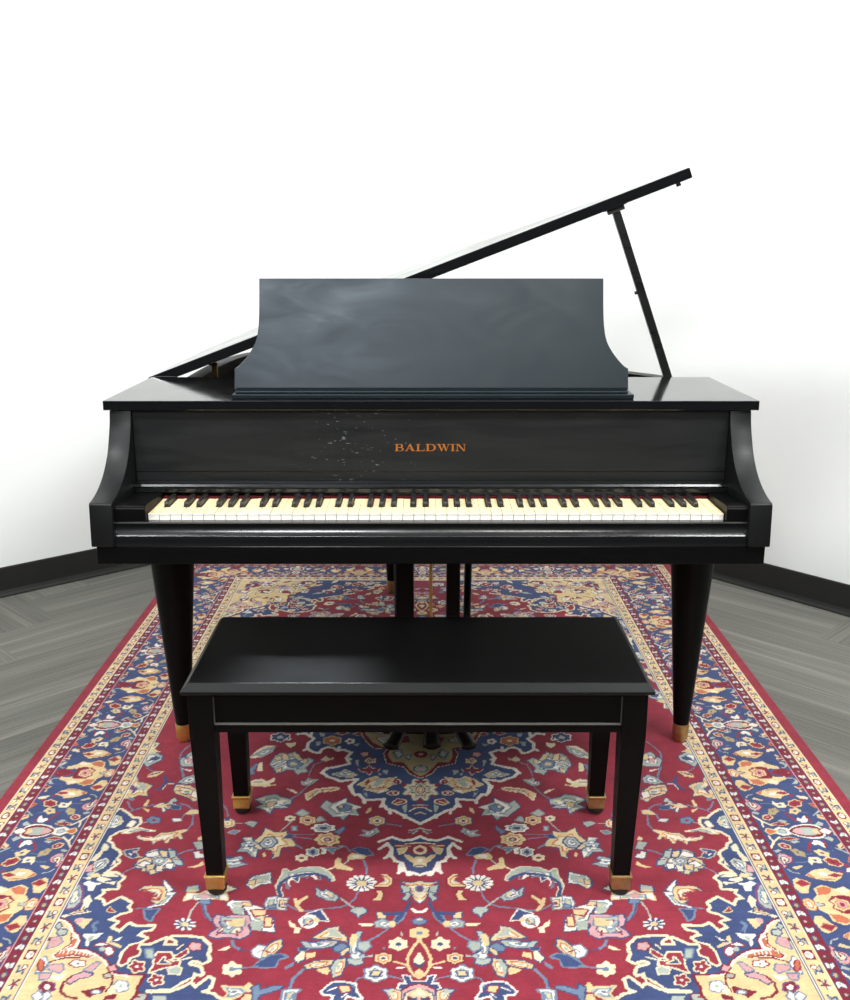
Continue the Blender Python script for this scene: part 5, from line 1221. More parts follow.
def rug_canvases():
    F = Canvas(0, 720, 0, 1220, 1.25, 'r'); F.draw(RUG_F)
    B = Canvas(0, 153, 253, 513, 1.0, 'n'); B.draw(RUG_B)
    def guard(width, period, ground, kind):
        g = Canvas(0, width, 0, period, .75, ground)
        h = width / 2
        if kind == 'dots':                  # dark red guard: diamond, tulip, dot, tulip
            for s0 in (0, period):
                g.poly([(h - 8, s0), (h, s0 - 12), (h + 8, s0), (h, s0 + 12)], 'n'); g.poly(ell(h, s0, 4, 6), 't')
            for s0, sg in ((period * .27, 1), (period * .73, -1)):
                g.poly([(h - 9, s0 - sg * 9), (h + 2, s0 - sg * 12), (h + 9, s0 - sg * 2), (h + 9, s0 + sg * 8), (h, s0 + sg * 4), (h - 8, s0 + sg * 9)], 'n')
                g.poly([(h - 7, s0 - sg * 7), (h + 1, s0 - sg * 10), (h + 8, s0 - sg * 2), (h + 7, s0 + sg * 5), (h, s0 + sg * 1), (h - 6, s0 + sg * 6)], 'w')
                g.poly(ell(h - 1, s0 - sg * 4, 3, 4), 'g')
            g.poly([(h - 8, period / 2), (h, period / 2 - 7), (h + 8, period / 2), (h, period / 2 + 7)], 'k'); g.poly(ell(h, period / 2, 3, 3), 'p')
        else:                               # tan guard: red framed rosette, curled leaf, star, curled leaf
            for s0 in (0, period):
                g.poly(ell(h, s0, h * .78, 15) if kind == 'round' else [(h - 9, s0 - 13), (h + 9, s0 - 13), (h + 9, s0 + 13), (h - 9, s0 + 13)], 'm')
                g.poly(ell(h, s0, h * .5, 10), 'w'); g.poly(ell(h + 2, s0 - 2, 3, 4), 'p')
            for s0, sg in ((period * .25, 1), (period * .75, -1)):
                g.line([(h - 8, s0 - 9 * sg), (h - 7, s0 + 8 * sg), (h + 2, s0 + 3 * sg), (h + 6, s0 + 12 * sg)], 4, 'n')
                g.line([(h - 5, s0 - 7 * sg), (h - 4, s0 + 2 * sg)], 4, 'g')
                g.poly(ell(h + 3, s0 - 6 * sg, 6, 7), 'm'); g.poly(ell(h + 3, s0 - 6 * sg, 3.6, 4.6), 'w'); g.poly(ell(h + 5, s0 + 6 * sg, 3, 3), 'b')
            s0 = period / 2
            for a_ in range(5):
                t = a_ * 2 * PI / 5 + .3
                g.line([(h, s0), (h + 8 * math.cos(t), s0 + 13 * math.sin(t))], 3.5, 'n')
            g.poly(ell(h, s0, 4, 5), 'r'); g.poly(ell(h - 5, s0 + 9, 3, 3), 'w'); g.poly(ell(h + 6, s0 - 10, 3, 3), 'm')
        return g
    G = dict(outer=guard(23, 148, 'y', 'round'), red1=guard(24, 100, 'm', 'dots'), red2=guard(22, 98, 'm', 'dots'), inner=guard(28, 152, 'y', 'square'))
    return F, B, G

AXR = -.011
HF, HB = 710.5, 1211.0          # half field in mm
def rug_index(X, V, F, B, G):
    """colour index at rug point (X world metres, V metres from the rug's middle)"""
    u = (X - AXR) * 1000
    a = np.abs(u)
    b = np.abs(V) * 1000
    wa = (a - HF) * np.where(u > 0, 297. / 315., 1.)
    wb = b - HB
    wb = np.where(V > 0, np.interp(wb, [-2000, 60, 178, 198], [-2000, 60, 214, 297]), wb)   # the far end border is squeezed by the wall
    side = wa >= wb
    w = 297. - np.where(side, wa, wb)           # distance from the outer edge
    s = np.where(side, b, np.minimum(a, HF + wa))
    res = F.get(a, b)
    border = np.maximum(wa, wb) > 0
    K = KEY.index
    out = np.full(w.shape, K('r'), np.uint8)
    def band(lo, hi, val):
        m = border & (w >= lo) & (w < hi)
        out[m] = val[m] if isinstance(val, np.ndarray) else val
    band(27, 28.5, K('k')); band(28.5, 30.5, K('c'))
    band(30.5, 53, G['outer'].get(w - 30.5, np.mod(s - 5, 148)))
    band(53, 56, K('c'))
    band(56, 80, G['red1'].get(w - 56, np.mod(s, 100)))
    band(80, 82, K('m')); band(82, 84.5, K('p'))
    m = np.mod(s, 511.)
    band(84.5, 236.5, B.get(w - 84, 255.5 + np.abs(m - 255.5)))
    band(236.5, 238.5, K('p')); band(238.5, 240.5, K('m'))
    band(240.5, 262, G['red2'].get(240.5 + 22 - w, np.mod(s - 83, 98)))
    band(262, 265, K('c'))
    band(265, 291, G['inner'].get(w - 264, np.mod(s - 0, 152)))
    band(291, 293, K('n')); band(293, 295.5, K('w')); band(295.5, 298, K('n'))
    return np.where(border, out, res)

def area_rug():
    F, B, G = rug_canvases()
    X0, X1 = -1.0185, 1.0145
    V0, V1 = -(HB + 297) / 1000, (HB + 198) / 1000
    xs = np.linspace(X0, X1, 925)
    vs = np.concatenate([np.arange(V0, -1.06, .005), np.arange(-1.06, -.35, .0022), np.arange(-.35, .35, .0036), np.arange(.35, V1, .0052), [V1]])
    XX, VV = np.meshgrid(xs, vs)
    ids = rug_index(XX, VV, F, B, G)
    pal = np.array([lin(PAL[k]) for k in KEY])
    col = pal[ids]
    nz = rng.normal(1, .045, XX.shape)[..., None] * rng.normal(1, .025, (len(vs), 1, 1))     # knot by knot and row by row dye variation
    col = np.clip(col * nz, 0, 1)
    ny, nx = XX.shape
    lump = .0008 * np.sin(XX * 5.1 + 1.3 * np.sin(VV * 3.7)) * np.sin(VV * 6.3 + XX)
    Z = -.0012 + lump
    # a rim of vertices round the edge drops to the floor
    def ring(A, fn):
        P_ = np.pad(A, 1, mode='edge'); return fn(P_)
    XP = np.pad(XX, 1, mode='edge'); VP = np.pad(VV, 1, mode='edge'); ZP = np.pad(Z, 1, mode='edge')
    ZP[0, :] = ZP[-1, :] = ZP[:, 0] = ZP[:, -1] = FZ
    XP[:, 0] -= .002; XP[:, -1] += .002; VP[0, :] -= .002; VP[-1, :] += .002
    CP = np.pad(col, ((1, 1), (1, 1), (0, 0)), mode='edge')
    ny, nx = XP.shape
    nv = nx * ny
    me = bpy.data.meshes.new('area_rug')
    me.vertices.add(nv)
    co_ = np.stack([XP, VP, ZP], -1).reshape(-1, 3).astype('f')
    me.vertices.foreach_set('co', co_.ravel())
    idx = np.arange(nv).reshape(ny, nx)
    q = np.stack([idx[:-1, :-1], idx[:-1, 1:], idx[1:, 1:], idx[1:, :-1]], -1).reshape(-1, 4)
    nf = len(q)
    me.loops.add(nf * 4); me.polygons.add(nf)
    me.loops.foreach_set('vertex_index', q.ravel().astype('i'))
    me.polygons.foreach_set('loop_start', np.arange(0, nf * 4, 4, dtype='i'))
    me.polygons.foreach_set('loop_total', np.full(nf, 4, 'i'))
    at = me.color_attributes.new('knots', 'FLOAT_COLOR', 'POINT')
    at.data.foreach_set('color', np.concatenate([CP, np.ones((ny, nx, 1))], -1).astype('f').ravel())
    me.update()
    m, nt, b = new_mat('knotted_wool_pile')
    b.inputs['Roughness'].default_value = .9
    b.inputs['Specular IOR Level'].default_value = .12
    b.inputs['Sheen Weight'].default_value = .08
    ca = nd(nt, 'ShaderNodeVertexColor', layer_name='knots')
    tc = nd(nt, 'ShaderNodeTexCoord')
    n1 = nd(nt, 'ShaderNodeTexNoise'); n1.inputs['Scale'].default_value = 20; n1.inputs['Detail'].default_value = 6; n1.inputs['Roughness'].default_value = .7
    nt.links.new(tc.outputs['Object'], n1.inputs['Vector'])
    mr = nd(nt, 'ShaderNodeMapRange'); mr.inputs['From Min'].default_value = .3; mr.inputs['From Max'].default_value = .7; mr.inputs['To Min'].default_value = .80; mr.inputs['To Max'].default_value = 1.12
    nt.links.new(n1.outputs['Fac'], mr.inputs['Value'])
    mx = nd(nt, 'ShaderNodeMixRGB', blend_type='MULTIPLY'); mx.inputs[0].default_value = 1
    nt.links.new(ca.outputs[0], mx.inputs[1]); nt.links.new(mr.outputs[0], mx.inputs[2])
    nt.links.new(mx.outputs[0], b.inputs['Base Color'])
    n2 = nd(nt, 'ShaderNodeTexNoise'); n2.inputs['Scale'].default_value = 420; n2.inputs['Detail'].default_value = 2
    nt.links.new(tc.outputs['Object'], n2.inputs['Vector'])
    bp = nd(nt, 'ShaderNodeBump'); bp.inputs['Strength'].default_value = .35; bp.inputs['Distance'].default_value = .002
    nt.links.new(n2.outputs['Fac'], bp.inputs['Height']); nt.links.new(bp.outputs[0], b.inputs['Normal'])
    me.materials.append(m)
    o = link(bpy.data.objects.new('area_rug', me))
    o.location = (0, 2.489, 0)
    o['label'] = 'red and navy floral medallion rug lying under the piano and bench'
    o['category'] = 'rug'
area_rug()

# ------------------------------------------------------------------ grand piano
XP = .0125
piano = thing('grand_piano', 'black grand piano with lid propped open and wide music desk, standing on the rug', 'piano', (XP, 2.6, 0))

# case rim: an outline that is straight at the bass side, bends in at the treble side
spine = [(-.7013, 2.185), (-.7013, 2.50), (-.7013, 2.80), (-.7013, 3.20), (-.668, 3.50), (-.57, 3.71), (-.38, 3.83), (-.13, 3.85), (.05, 3.77),
         (.16, 3.60), (.28, 3.36), (.42, 3.12), (.585, 2.90), (.69, 2.76), (.7265, 2.60), (.7265, 2.40), (.7265, 2.185)]
rim_out = catmull(spine, 8)
def inset(path, d):
    r = []
    for i, p in enumerate(path):
        a, b = Vector(path[max(i - 1, 0)]), Vector(path[min(i + 1, len(path) - 1)])
        t = (b - a).normalized()
        n = Vector((t[1], -t[0]))
        r.append((p[0] + n[0] * d, p[1] + n[1] * d))
    return r
rim_in = inset(rim_out, .045)
RZ0, RZ1 = .636, .906
bm = bmesh.new()
prism_z(bm, rim_out + rim_in[::-1], RZ0, RZ1)
tr = [i for i, p in enumerate(rim_out) if p[0] > .40 and p[1] > 2.585]
prism_z(bm, [rim_out[i] for i in tr] + [rim_in[i] for i in tr[::-1]], .906, .9270)
for xa in (-.7013, .6815):
    box(bm, xa, xa + .045, 2.191, 2.578, .906, .9289)
rim = obj('case_rim', bm, M['leg'], piano)
# bottom soundboard and iron plate inside the case
bm = bmesh.new()
prism_z(bm, inset(rim_out, .046), .70, .712)
obj('soundboard', bm, M['dark'], piano)
bm = bmesh.new()
pl = inset(rim_out, .07)
pl = [p for p in pl if p[1] > 2.62]
prism_z(bm, pl, .775, .787)
for x0, x1 in ((-.45, -.38), (-.12, -.02), (.2, .03), (.5, .3)):
    bar(bm, (x0, 2.64, .80), (x1 * .6, 3.25, .80), .028, .03)
obj('iron_plate', bm, M['gold'], piano, label='bronze painted iron plate')
bm = bmesh.new()
box(bm, -.634, -.619, 2.94, 2.953, .70, .944); box(bm, -.642, -.619, 2.94, 2.953, .936, .944)
obj('lid_bracket', bm, M['oldbrass'], piano, label='small brass upright inside the case')

# keybed, keyslip, arms
bm = bmesh.new()
box(bm, -.6975, .7225, 2.0034, 2.62, .6265, .667)
obj('keybed', bm, M['keybed'], piano, bevel=.002)
bm = bmesh.new()
prof = [(2.03, .667), (2.0025, .667), (2.0025, .6880), (2.0030, .6892), (2.0040, .6900)]
prof += [(2.0118 - .0327 * (1 - math.cos(t)), .7113 - .0327 * math.sin(t)) for t in [math.radians(40) * (9 - k) / 9 for k in range(10)]]
prof += [(2.0122, .7130), (2.0080, .7143), (2.0080, .7160), (2.011, .7182), (2.03, .7186)]
prism_x(bm, prof, -.6565, .6815)
obj('keyslip', bm, M['slip'], piano, smooth=True)

arm_curve = [(2.184, .9275), (2.177, .90), (2.166, .875), (2.148, .842), (2.126, .817), (2.098, .795), (2.068, .779), (2.036, .768), (2.002, .7615)]
def arm(x0, x1):
    bm = bmesh.new()
    c = catmull(arm_curve, 5)
    prof = c + [(1.999, .758), (1.9935, .670), (1.996, .667), (2.19, .667), (2.19, .9275)]
    prism_x(bm, prof, x0, x1)
    return obj('arm', bm, M['arm'], piano, smooth=True, bevel=.0018)
arm(-.7045, -.6567); arm(.6817, .7285)

# key blocks beside the keys
def key_block(x0, x1):
    bm = bmesh.new()
    prof = [(2.019, .7190), (2.011, .7190), (2.011, .7465), (2.0135, .7485), (2.013, .7505), (2.016, .7525), (2.03, .753), (2.157, .7440), (2.157, .7190)]
    prism_x(bm, prof, x0, x1)
    return obj('key_block', bm, M['leg'], piano, bevel=.001)
key_block(-.6563, -.5905); key_block(.6372, .6813)

# fallboard with lettering, rail below it, felt strip behind the keys
bm = bmesh.new()
box(bm, -.6565, .6815, 2.192, 2.207, .7862, .9289)
fall = obj('fallboard', bm, M['panel'], piano)
bm = bmesh.new()
box(bm, -.6565, .6815, 2.1925, 2.207, .766, .7848)
obj('fallboard_hinge_strip', bm, M['panel'], fall)
bm = bmesh.new()
prof = [(2.20, .7458), (2.158, .7458), (2.158, .7535), (2.162, .7558), (2.160, .7585), (2.163, .7630), (2.172, .7652), (2.20, .7655)]
prism_x(bm, prof, -.6563, .6813)
obj('fallboard_rail', bm, M['slip'], piano, smooth=True)
bm = bmesh.new()
box(bm, -.589, .636, 2.1526, 2.168, .715, .7362)
obj('felt_strip', bm, M['felt'], piano, label='red felt strip behind the keys')

def letter(ch):
    """polygons for one wide roman capital on a 1 x 1 body"""
    st, th, sf = .20, .075, .07
    R_ = lambda x0, x1, y0, y1: [(x0, y0), (x1, y0), (x1, y1), (x0, y1)]
    def arc(cx, cy, rx, ry, t0, t1, wx, wy, n=12):
        o = [(cx + rx * math.cos(t0 + (t1 - t0) * i / n), cy + ry * math.sin(t0 + (t1 - t0) * i / n)) for i in range(n + 1)]
        i_ = [(cx + (rx - wx) * math.cos(t0 + (t1 - t0) * i / n), cy + (ry - wy) * math.sin(t0 + (t1 - t0) * i / n)) for i in range(n + 1)]
        return o + i_[::-1]
    if ch == 'B':
        return [R_(.14, .36, 0, 1), R_(0, .14, 0, sf), R_(0, .14, 1 - sf, 1), R_(.36, .66, .93, 1), R_(.36, .7, .48, .55), R_(.36, .7, 0, .07),
                arc(.64, .74, .34, .26, -PI / 2, PI / 2, .2, .07), arc(.68, .275, .4, .275, -PI / 2, PI / 2, .22, .07)], 1.1
    if ch == 'A':
        return [[(.12, 0), (.22, 0), (.62, .86), (.56, 1)], [(.56, 1), (.68, 1), (1.12, 0), (.86, 0), (.50, .86)], R_(.32, .86, .28, .35), R_(0, .34, 0, sf), R_(.74, 1.24, 0, sf)], 1.22
    if ch == 'L':
        return [R_(.14, .36, 0, 1), R_(0, .14, 0, sf), R_(0, .5, 1 - sf, 1), R_(.36, 1.0, 0, .08), [(.86, .0), (1.0, 0), (1.0, .34), (.95, .34)]], 1.04
    if ch == 'D':
        return [R_(.14, .36, 0, 1), R_(0, .14, 0, sf), R_(0, .14, 1 - sf, 1), R_(.36, .66, .93, 1), R_(.36, .66, 0, .07), arc(.62, .5, .58, .5, -PI / 2, PI / 2, .23, .07, 16)], 1.22
    if ch == 'W':
        return [[(.10, 1), (.34, 1), (.64, .14), (.54, 0)], [(.54, 0), (.60, 0), (.86, .8), (.78, .8)], [(.66, 1), (.90, 1), (1.16, .14), (1.06, 0)], [(1.06, 0), (1.12, 0), (1.46, 1), (1.37, 1)],
                R_(-.02, .46, 1 - sf, 1), R_(.58, .96, 1 - sf, 1), R_(1.24, 1.6, 1 - sf, 1)], 1.54
    if ch == 'I':
        return [R_(.14, .36, 0, 1), R_(0, .5, 0, sf), R_(0, .5, 1 - sf, 1)], .5
    if ch == 'N':
        return [R_(.14, .22, 0, 1), R_(.98, 1.06, 0, 1), [(.14, 1), (.40, 1), (1.06, .0), (.92, 0)], R_(0, .36, 0, sf), R_(0, .2, 1 - sf, 1), R_(.84, 1.2, 1 - sf, 1)], 1.2
bm = bmesh.new()
hh = .0162
adv = [letter(c)[1] + .1 for c in 'BALDWIN']
k = .161 / (sum(adv) - .1)
x = -.0685
for n_, ch in enumerate('BALDWIN'):
    polys, wd = letter(ch)
    for pi_, pg in enumerate(polys):
        y_ = 2.1916 - .00003 * pi_
        prism(bm, [(x + px * k, .8335 + py * hh) for px, py in pg], lambda a, b, y_=y_: (a, y_, b), lambda a, b: (a, 2.1925, b))
    x += (wd + .1) * k
obj('lettering', bm, M['decal'], fall, label='gold capital letters')

# keys: 52 white, 36 black
KX0, KW = -.5890, 1.2245 / 52
KZ, KY = .7325, 2.026
names = 'AB' + 'CDEFGAB' * 7 + 'C'
black = []                                     # (centre x, index of the white key on its left)
shift = {'C': -.0018, 'D': .0018, 'F': -.0024, 'G': 0, 'A': .0024}
for i, n_ in enumerate(names):
    if n_ in 'CDFGA' and i < 51:
        black.append((KX0 + (i + 1) * KW + shift[n_], i))
bx = {i: c for c, i in black}
for i in range(52):
    x0, x1 = KX0 + i * KW + .0005, KX0 + (i + 1) * KW - .0005
    t0 = max(x0, bx[i - 1] + .0068) if i - 1 in bx else x0
    t1 = min(x1, bx[i] - .0068) if i in bx else x1
    dz = random.uniform(-.0004, .0003)
    bm = bmesh.new()
    out = [(x0, KY), (x1, KY), (x1, KY + .0505), (t1, KY + .0505), (t1, KY + .1260), (t0, KY + .1260), (t0, KY + .0505), (x0, KY + .0505)]
    dd = []
    for p in out:
        if not dd or (abs(p[0] - dd[-1][0]) + abs(p[1] - dd[-1][1])) > 1e-6:
            dd.append(p)
    fs = prism_z(bm, dd, KZ - .0185 + dz, KZ + dz)
    bmesh.ops.recalc_face_normals(bm, faces=bm.faces[:])
    for f in bm.faces:
        n3 = f.normal
        f.material_index = 0 if n3.z > .5 else (1 if n3.y < -.5 and f.calc_center_median().y < KY + .001 else 2)
    # overhanging lip of the key top
    box(bm, x0, x1, KY - .0012, KY, KZ - .0022 + dz, KZ + dz, 1)
    obj('white_key', bm, [M['ivory'], M['keyfront'], M['keywood']], piano)
for c, i in black:
    bm = bmesh.new()
    w0, w1 = .0052, .0044
    prof = [(KY + .051, KZ - .012), (KY + .0525, KZ + .0085), (KY + .0565, KZ + .0118), (KY + .1260, KZ + .0118), (KY + .1260, KZ - .012)]
    a = [bm.verts.new((c - (w0 if z < KZ + .004 else w1), y, z)) for y, z in prof]
    b = [bm.verts.new((c + (w0 if z < KZ + .004 else w1), y, z)) for y, z in prof]
    bm.faces.new(a[::-1]); bm.faces.new(b)
    for j in range(5):
        bm.faces.new((a[j], a[(j + 1) % 5], b[(j + 1) % 5], b[j]))
    obj('black_key', bm, M['ebony'], piano, bevel=.0008, segs=2)

# fixed front top, with the music desk standing on it
FX0, FX1 = -.7160, .7430
bm = bmesh.new()
box(bm, FX0, FX1, 2.177, 2.580, .929, .950)
obj('front_top', bm, M['gloss'], piano, bevel=.0012)
bm = bmesh.new()
box(bm, -.4340, .4695, 2.205, 2.300, .9503, .9602)
box(bm, -.4275, .4575, 2.214, 2.290, .9602, .9662)
obj('music_shelf', bm, M['desk'], piano, bevel=.0016)
# desk outline in its own plane: x, height along the board
tilt = math.radians(13)
half_lo, half_hi = .4465, .3895
dc = .0143
edge = [(half_lo, 0), (half_lo, .0485), (.4370, .0545), (.4250, .067), (.4135, .082), (.4035, .098), (.3975, .112), (.3930, .132), (.3900, .170), (half_hi, .252)]
edge = [edge[0], edge[1]] + catmull(edge[2:], 4)
outl = [(dc + x_, h_) for x_, h_ in edge] + [(dc - x_, h_) for x_, h_ in edge[::-1]]
d0 = Vector((0, math.sin(tilt), math.cos(tilt)))
dn = Vector((0, math.cos(tilt), -math.sin(tilt)))
base = Vector((0, 2.232, .9664))
bm = bmesh.new()
prism(bm, outl, lambda x_, h_: tuple(Vector((x_, 0, 0)) + base + d0 * h_), lambda x_, h_: tuple(Vector((x_, 0, 0)) + base + d0 * h_ + dn * .014))
desk = obj('music_desk', bm, M['desk'], piano, bevel=.0012)
# moulding line along the foot of the desk
bm = bmesh.new()
p0 = base + d0 * .0055 - dn * .0022
box(bm, dc - .4425, dc + .4425, base.y - .003, base.y + .0005, .9668, .9720)
obj('foot_moulding', bm, M['desk'], desk)

# main lid, hinged along the bass side and propped open
hx, hz = -.7262, .9480
tipx, tipz = .6585, 1.4715
la = math.atan2(tipz - hz, tipx - hx)
Ll = math.hypot(tipz - hz, tipx - hx)
lid_plan = [(0, 2.586), (Ll, 2.586), (Ll, 2.66), (Ll - .02, 2.78)]
bent = [(x_ - hx + .012, y_ + .012) for x_, y_ in rim_out if x_ > -.62 and y_ > 2.80]
lid_plan += [p for p in bent[::-1]]
lid_plan += [(.05, 3.52), (.008, 3.24), (0, 2.9)]
up = Vector((-math.sin(la), 0, math.cos(la)))
al = Vector((math.cos(la), 0, math.sin(la)))
lo = lambda s_, y_: tuple(Vector((hx, y_, hz)) + al * s_ - up * .026)
hi = lambda s_, y_: tuple(Vector((hx, y_, hz)) + al * s_)
bm = bmesh.new()
prism(bm, lid_plan, lo, hi)
lid = obj('lid', bm, M['gloss'], piano, bevel=.002)
bm = bmesh.new()
c = Vector((hx, 2.60, hz)) + al * (Ll - .035) - up * .0262
tube(bm, [c, c - up * .008], .006, 10)
obj('lid_bumper', bm, M['rubber'], lid)
bm = bmesh.new()
c = Vector((hx, 2.61, hz)) + al * (Ll - .200)
bar(bm, c - up * .0262 - al * .028, c - up * .0262 + al * .028, .03, .003, up)
bar(bm, c - up * .0330 - al * .020, c - up * .0330 + al * .022, .022, .011, up)
obj('prop_socket', bm, M['rubber'], lid)
# prop stick
pt = c - up * .0388
pb = Vector((.6520, 2.612, .9200))
bm = bmesh.new()
bar(bm, pb, pt, .0205, .016, Vector((0, 1, 0)))
prop = obj('lid_prop', bm, M['satin'], piano, bevel=.002)
bm = bmesh.new()
q = pb.lerp(pt, .56)
sd = Vector((0, 1, 0)).cross((pt - pb).normalized()).normalized()
if sd.x > 0: sd = -sd
tube(bm, [q + sd * .0100, q + sd * .0165], [.0045, .0045], 10)
obj('prop_knob', bm, M['rubber'], prop)

# legs with brass ferrules
def piano_leg(cx, cy, ztop, r_top=.064, ferr='brass', fb=.0195, k=1.0):
    bm = bmesh.new()
    lathe(bm, cx, cy, [(.0205 * k, .050), (r_top, ztop)], 40)
    leg = obj('leg', bm, M['leg'], piano, smooth=True)
    bm = bmesh.new()
    lathe(bm, cx, cy, [(.0165 * k, .0005), (.0185 * k, .006), (.0205 * k, .0095), (.0215 * k, .0500), (.0205 * k, .0502)], 40)
    obj('ferrule', bm, M[ferr], leg, smooth=True, label='brass ferrule')
piano_leg(-.6455, 2.405, .6335)
piano_leg(.6840, 2.405, .6335, ferr='oldbrass')
piano_leg(-.1240, 3.560, .6335, .058, ferr='oldbrass')

# pedal lyre
lyre_mat = M['leg']
bm = bmesh.new()
box(bm, -.115, .135, 2.40, 2.50, .605, .6335)
lyre = obj('pedal_lyre', bm, lyre_mat, piano, bevel=.003)
for x0, x1 in ((-.0765, -.0290), (.0555, .0915)):
    bm = bmesh.new()
    box(bm, x0, x1, 2.42, 2.455, .125, .6045)
    obj('lyre_post', bm, lyre_mat, lyre, bevel=.006, segs=3)
bm = bmesh.new()
box(bm, -.112, .128, 2.375, 2.51, .030, .1245)
obj('pedal_box', bm, lyre_mat, lyre, bevel=.004)
for xa, xb in ((-.0700, -.0755), (.1080, .1185)):
    bm = bmesh.new()
    tube(bm, [(xb * .93, 2.505, .105), (xb, 2.60, .36), (xb * 1.08, 2.72, .6340)], .0105, 12)
    obj('lyre_brace', bm, M['leg'], lyre, smooth=True)
bm = bmesh.new()
tube(bm, [(.0155, 2.45, .1245), (.0155, 2.45, .6045)], .0042, 10)
obj('pedal_rod', bm, M['brass'], lyre, smooth=True, label='thin brass pedal rod')
for x0, x1 in ((-.040, -.090), (.0145, .0175), (.068, .116)):
    bm = bmesh.new()
    pts = catmull([(x0, 2.372, .072), ((x0 * 2 + x1) / 3, 2.345, .070), ((x0 + 2 * x1) / 3, 2.310, .060), (x1, 2.272, .046)], 5)
    rr = [.014 + .010 * (i / (len(pts) - 1)) for i in range(len(pts))]
    rr[-1] = .014
    tube(bm, pts, rr, 14, sq=.45)
    obj('pedal', bm, M['pedal'], lyre, smooth=True, label='dark worn metal pedal')

# ------------------------------------------------------------------ bench
BX = -.0140
bench = thing('piano_bench', 'long black wooden piano bench with brass-footed tapered legs, in front of the piano', 'bench', (BX, 1.91, 0))
hw, y0, y1 = .4535, 1.7285, 2.0975
bm = bmesh.new()
def ringz(ix, z):
    return [bm.verts.new((BX + sx * (hw - ix), (y0 + ix) if sy < 0 else (y1 - ix), z)) for sx, sy in ((-1, -1), (1, -1), (1, 1), (-1, 1))]
R0, R1, R2, R3 = ringz(.003, .4535), ringz(0, .4560), ringz(0, .4610), ringz(.0125, .4750)
bm.faces.new(R0[::-1])
for a, b, mt in ((R0, R1, 0), (R1, R2, 0), (R2, R3, 1)):
    for i in range(4):
        bm.faces.new((a[i], a[(i + 1) % 4], b[(i + 1) % 4], b[i])).material_index = mt
bm.faces.new(R3)
obj('seat', bm, [M['bench'], M['bench_edge']], bench, bevel=.0007, segs=1)
lt, lbm = .0480, .0345                  # leg width at top and bottom
lx = .4425
corners = []
for sx in (-1, 1):
    for yo, sy in ((1.7375, -1), (2.0885, 1)):
        bm = bmesh.new()
        ox = BX + sx * lx
        xa0, xa1 = ox, ox - sx * lt
        ya0, ya1 = yo, yo - sy * lt
        bo = .0085
        xb0, xb1 = ox - sx * .0125, ox - sx * (.0125 + lbm)
        yb0, yb1 = yo - sy * .0100, yo - sy * (.0100 + lbm)
        def ring(xp, xq, yp, yq, z):
            return [bm.verts.new(p) for p in ((min(xp, xq), min(yp, yq), z), (max(xp, xq), min(yp, yq), z), (max(xp, xq), max(yp, yq), z), (min(xp, xq), max(yp, yq), z))]
        rs = [ring(xb0, xb1, yb0, yb1, .046), ring(xa0, xa1, ya0, ya1, .366), ring(xa0, xa1, ya0, ya1, .4532)]
        bm.faces.new(rs[0][::-1]); bm.faces.new(rs[-1])
        for a, b in zip(rs, rs[1:]):
            for i in range(4):
                bm.faces.new((a[i], a[(i + 1) % 4], b[(i + 1) % 4], b[i]))
        leg = obj('leg', bm, M['leg'], bench, bevel=.0012)
        # brass shoe
        bm = bmesh.new()
        mx_, my_ = (xb0 + xb1) / 2, (yb0 + yb1) / 2
        h2 = lbm / 2
        def sq(r, z):
            return [bm.verts.new((mx_ + a * r, my_ + b * r, z)) for a, b in ((-1, -1), (1, -1), (1, 1), (-1, 1))]
        rs = [sq(h2 - .001, .0135), sq(h2 + .0012, .0165), sq(h2 + .0020, .040), sq(h2 + .0042, .0445), sq(h2 + .0042, .0475), sq(h2 + .0004, .0478)]
        bm.faces.new(rs[0][::-1]); bm.faces.new(rs[-1])
        for a, b in zip(rs, rs[1:]):
            for i in range(4):
                bm.faces.new((a[i], a[(i + 1) % 4], b[(i + 1) % 4], b[i]))
        obj('ferrule', bm, M['brass'] if sx < 0 else M['oldbrass'], leg, bevel=.0006, segs=1, label='square brass shoe')
        bm = bmesh.new()
        lathe(bm, mx_, my_, [(.0135, .0003), (.0185, .003), (.0200, .0085), (.0200, .0133)], 28)
        obj('glide', bm, M['rubber'], leg, smooth=True, label='dark round glide')
# aprons with a bead near the lower edge
def apron(x0, x1, yf, s):
    bm = bmesh.new()
    prof = [(yf + s * .018, .3695), (yf, .3695), (yf, .3825), (yf - s * .0028, .3840), (yf - s * .0028, .3865), (yf + s * .004, .3880), (yf + s * .004, .4530), (yf + s * .018, .4530)]
    prism_x(bm, prof, x0, x1)
    bmesh.ops.recalc_face_normals(bm, faces=bm.faces[:])
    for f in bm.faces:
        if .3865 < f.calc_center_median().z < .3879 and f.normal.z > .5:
            f.material_index = 1  # bead's upper face coloured lighter, as a painted highlight
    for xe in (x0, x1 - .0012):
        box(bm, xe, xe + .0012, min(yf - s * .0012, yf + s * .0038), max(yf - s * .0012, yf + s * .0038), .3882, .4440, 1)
    obj('apron', bm, [M['leg'], M['worn']], bench)  # second slot is the painted highlight
apron(BX - lx + lt + .0004, BX + lx - lt - .0004, 1.7435, 1)
apron(BX - lx + lt + .0004, BX + lx - lt - .0004, 2.0825, -1)
for sx in (-1, 1):
    bm = bmesh.new()
    xf = BX + sx * (lx - .008)
    box(bm, min(xf, xf - sx * .016), max(xf, xf - sx * .016), 1.7375 + lt + .0004, 2.0885 - lt - .0004, .3735, .4530)
    obj('side_apron', bm, M['leg'], bench, bevel=.001)

# ------------------------------------------------------------------ light
W = bpy.data.worlds.new('room_daylight')
W.use_nodes = True
S.world = W
bg = W.node_tree.nodes['Background']
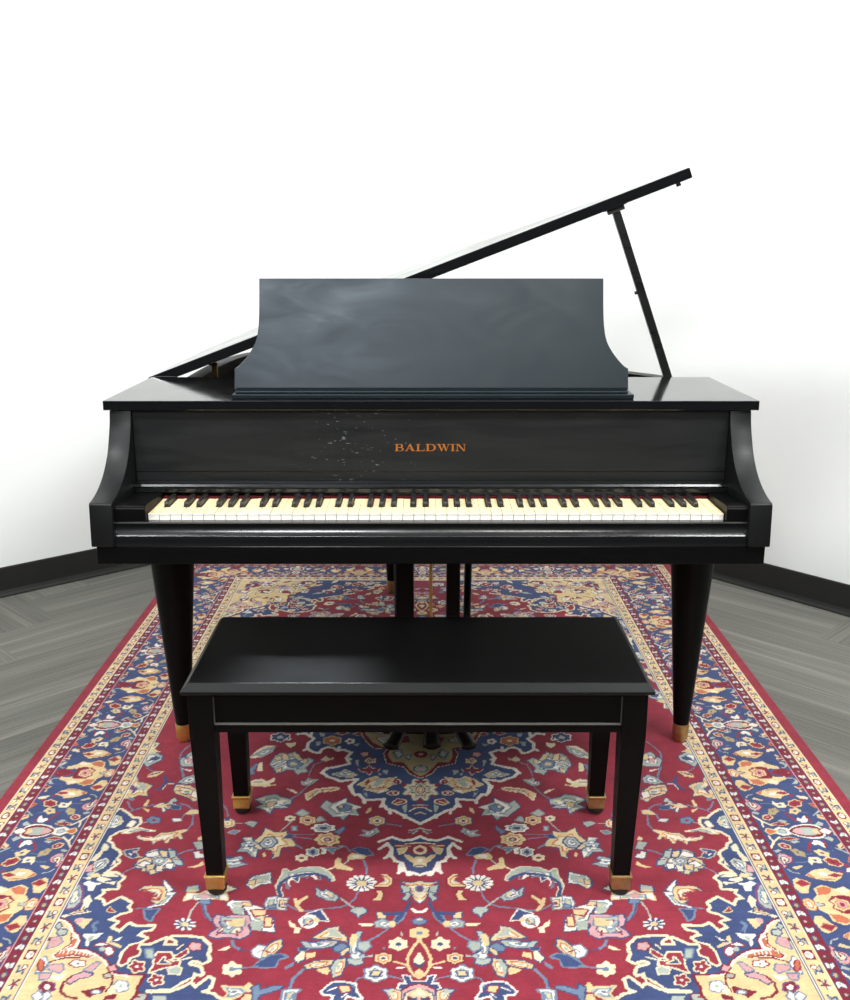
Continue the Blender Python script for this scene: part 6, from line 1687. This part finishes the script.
# a dim showroom round about, its bright ceiling overhead
wt = W.node_tree
tcw = wt.nodes.new('ShaderNodeTexCoord')
sep = wt.nodes.new('ShaderNodeSeparateXYZ')
rw = wt.nodes.new('ShaderNodeValToRGB')
wt.links.new(tcw.outputs['Generated'], sep.inputs[0])
wt.links.new(sep.outputs['Z'], rw.inputs[0])
rw.color_ramp.elements[0].position, rw.color_ramp.elements[0].color = .05, (.10, .105, .11, 1)
rw.color_ramp.elements[1].position, rw.color_ramp.elements[1].color = .75, (.96, .98, 1.0, 1)
k_ = rw.color_ramp.elements.new(.35); k_.color = (.34, .35, .36, 1)
wt.links.new(rw.outputs[0], bg.inputs[0])
bg.inputs[1].default_value = .5

def lamp(name, loc, target, size, power, col=(1, .98, .95)):
    d = bpy.data.lights.new(name, 'AREA')
    d.shape = 'RECTANGLE'
    d.size, d.size_y = size
    d.energy = power
    d.color = col
    o = bpy.data.objects.new(name, d)
    o.location = loc
    v = Vector(target) - Vector(loc)
    o.rotation_euler = v.to_track_quat('-Z', 'Y').to_euler()
    link(o)
lamp('softbox_lamp', (-.78, -1.5, 2.86), (-.1, 2.2, .6), (.7, .45), 66, (.97, .99, 1))
lamp('softbox_lamp', (.75, -2.3, 3.2), (.2, 2.2, .6), (.7, .6), 36, (1, .97, .92))
lamp('ceiling_panel', (0, 1.75, 3.3), (0, 1.85, 0), (2.6, .5), 34, (1, .995, .98))
lamp('wall_light', (-1.9, .9, 3.2), (-1.35, 4.0, 1.8), (1.4, .5), 98, (.98, .995, 1))
lamp('wall_light', (1.9, .8, 3.2), (1.35, 3.8, 1.7), (1.4, .5), 130, (.98, .995, 1))
# unseen narrow spot, added only to put a highlight on the bench's near left
sd_ = bpy.data.lights.new('added_bench_spot', 'SPOT')
sd_.energy = 3600
sd_.color = (.86, .94, 1)
sd_.spot_size = math.radians(3.3)
sd_.spot_blend = 1
sd_.shadow_soft_size = .12
so_ = bpy.data.objects.new('added_bench_spot', sd_)
so_.location = (-.5, 3.4, 3.25)
so_.rotation_euler = (Vector((-.232, 1.772, .475)) - Vector(so_.location)).to_track_quat('-Z', 'Y').to_euler()
link(so_)

vs_ = S.view_settings
vs_.view_transform = 'Standard'
vs_.look = 'None'
vs_.exposure = 0.0
vs_.gamma = 1.0
vs_.use_curve_mapping = False
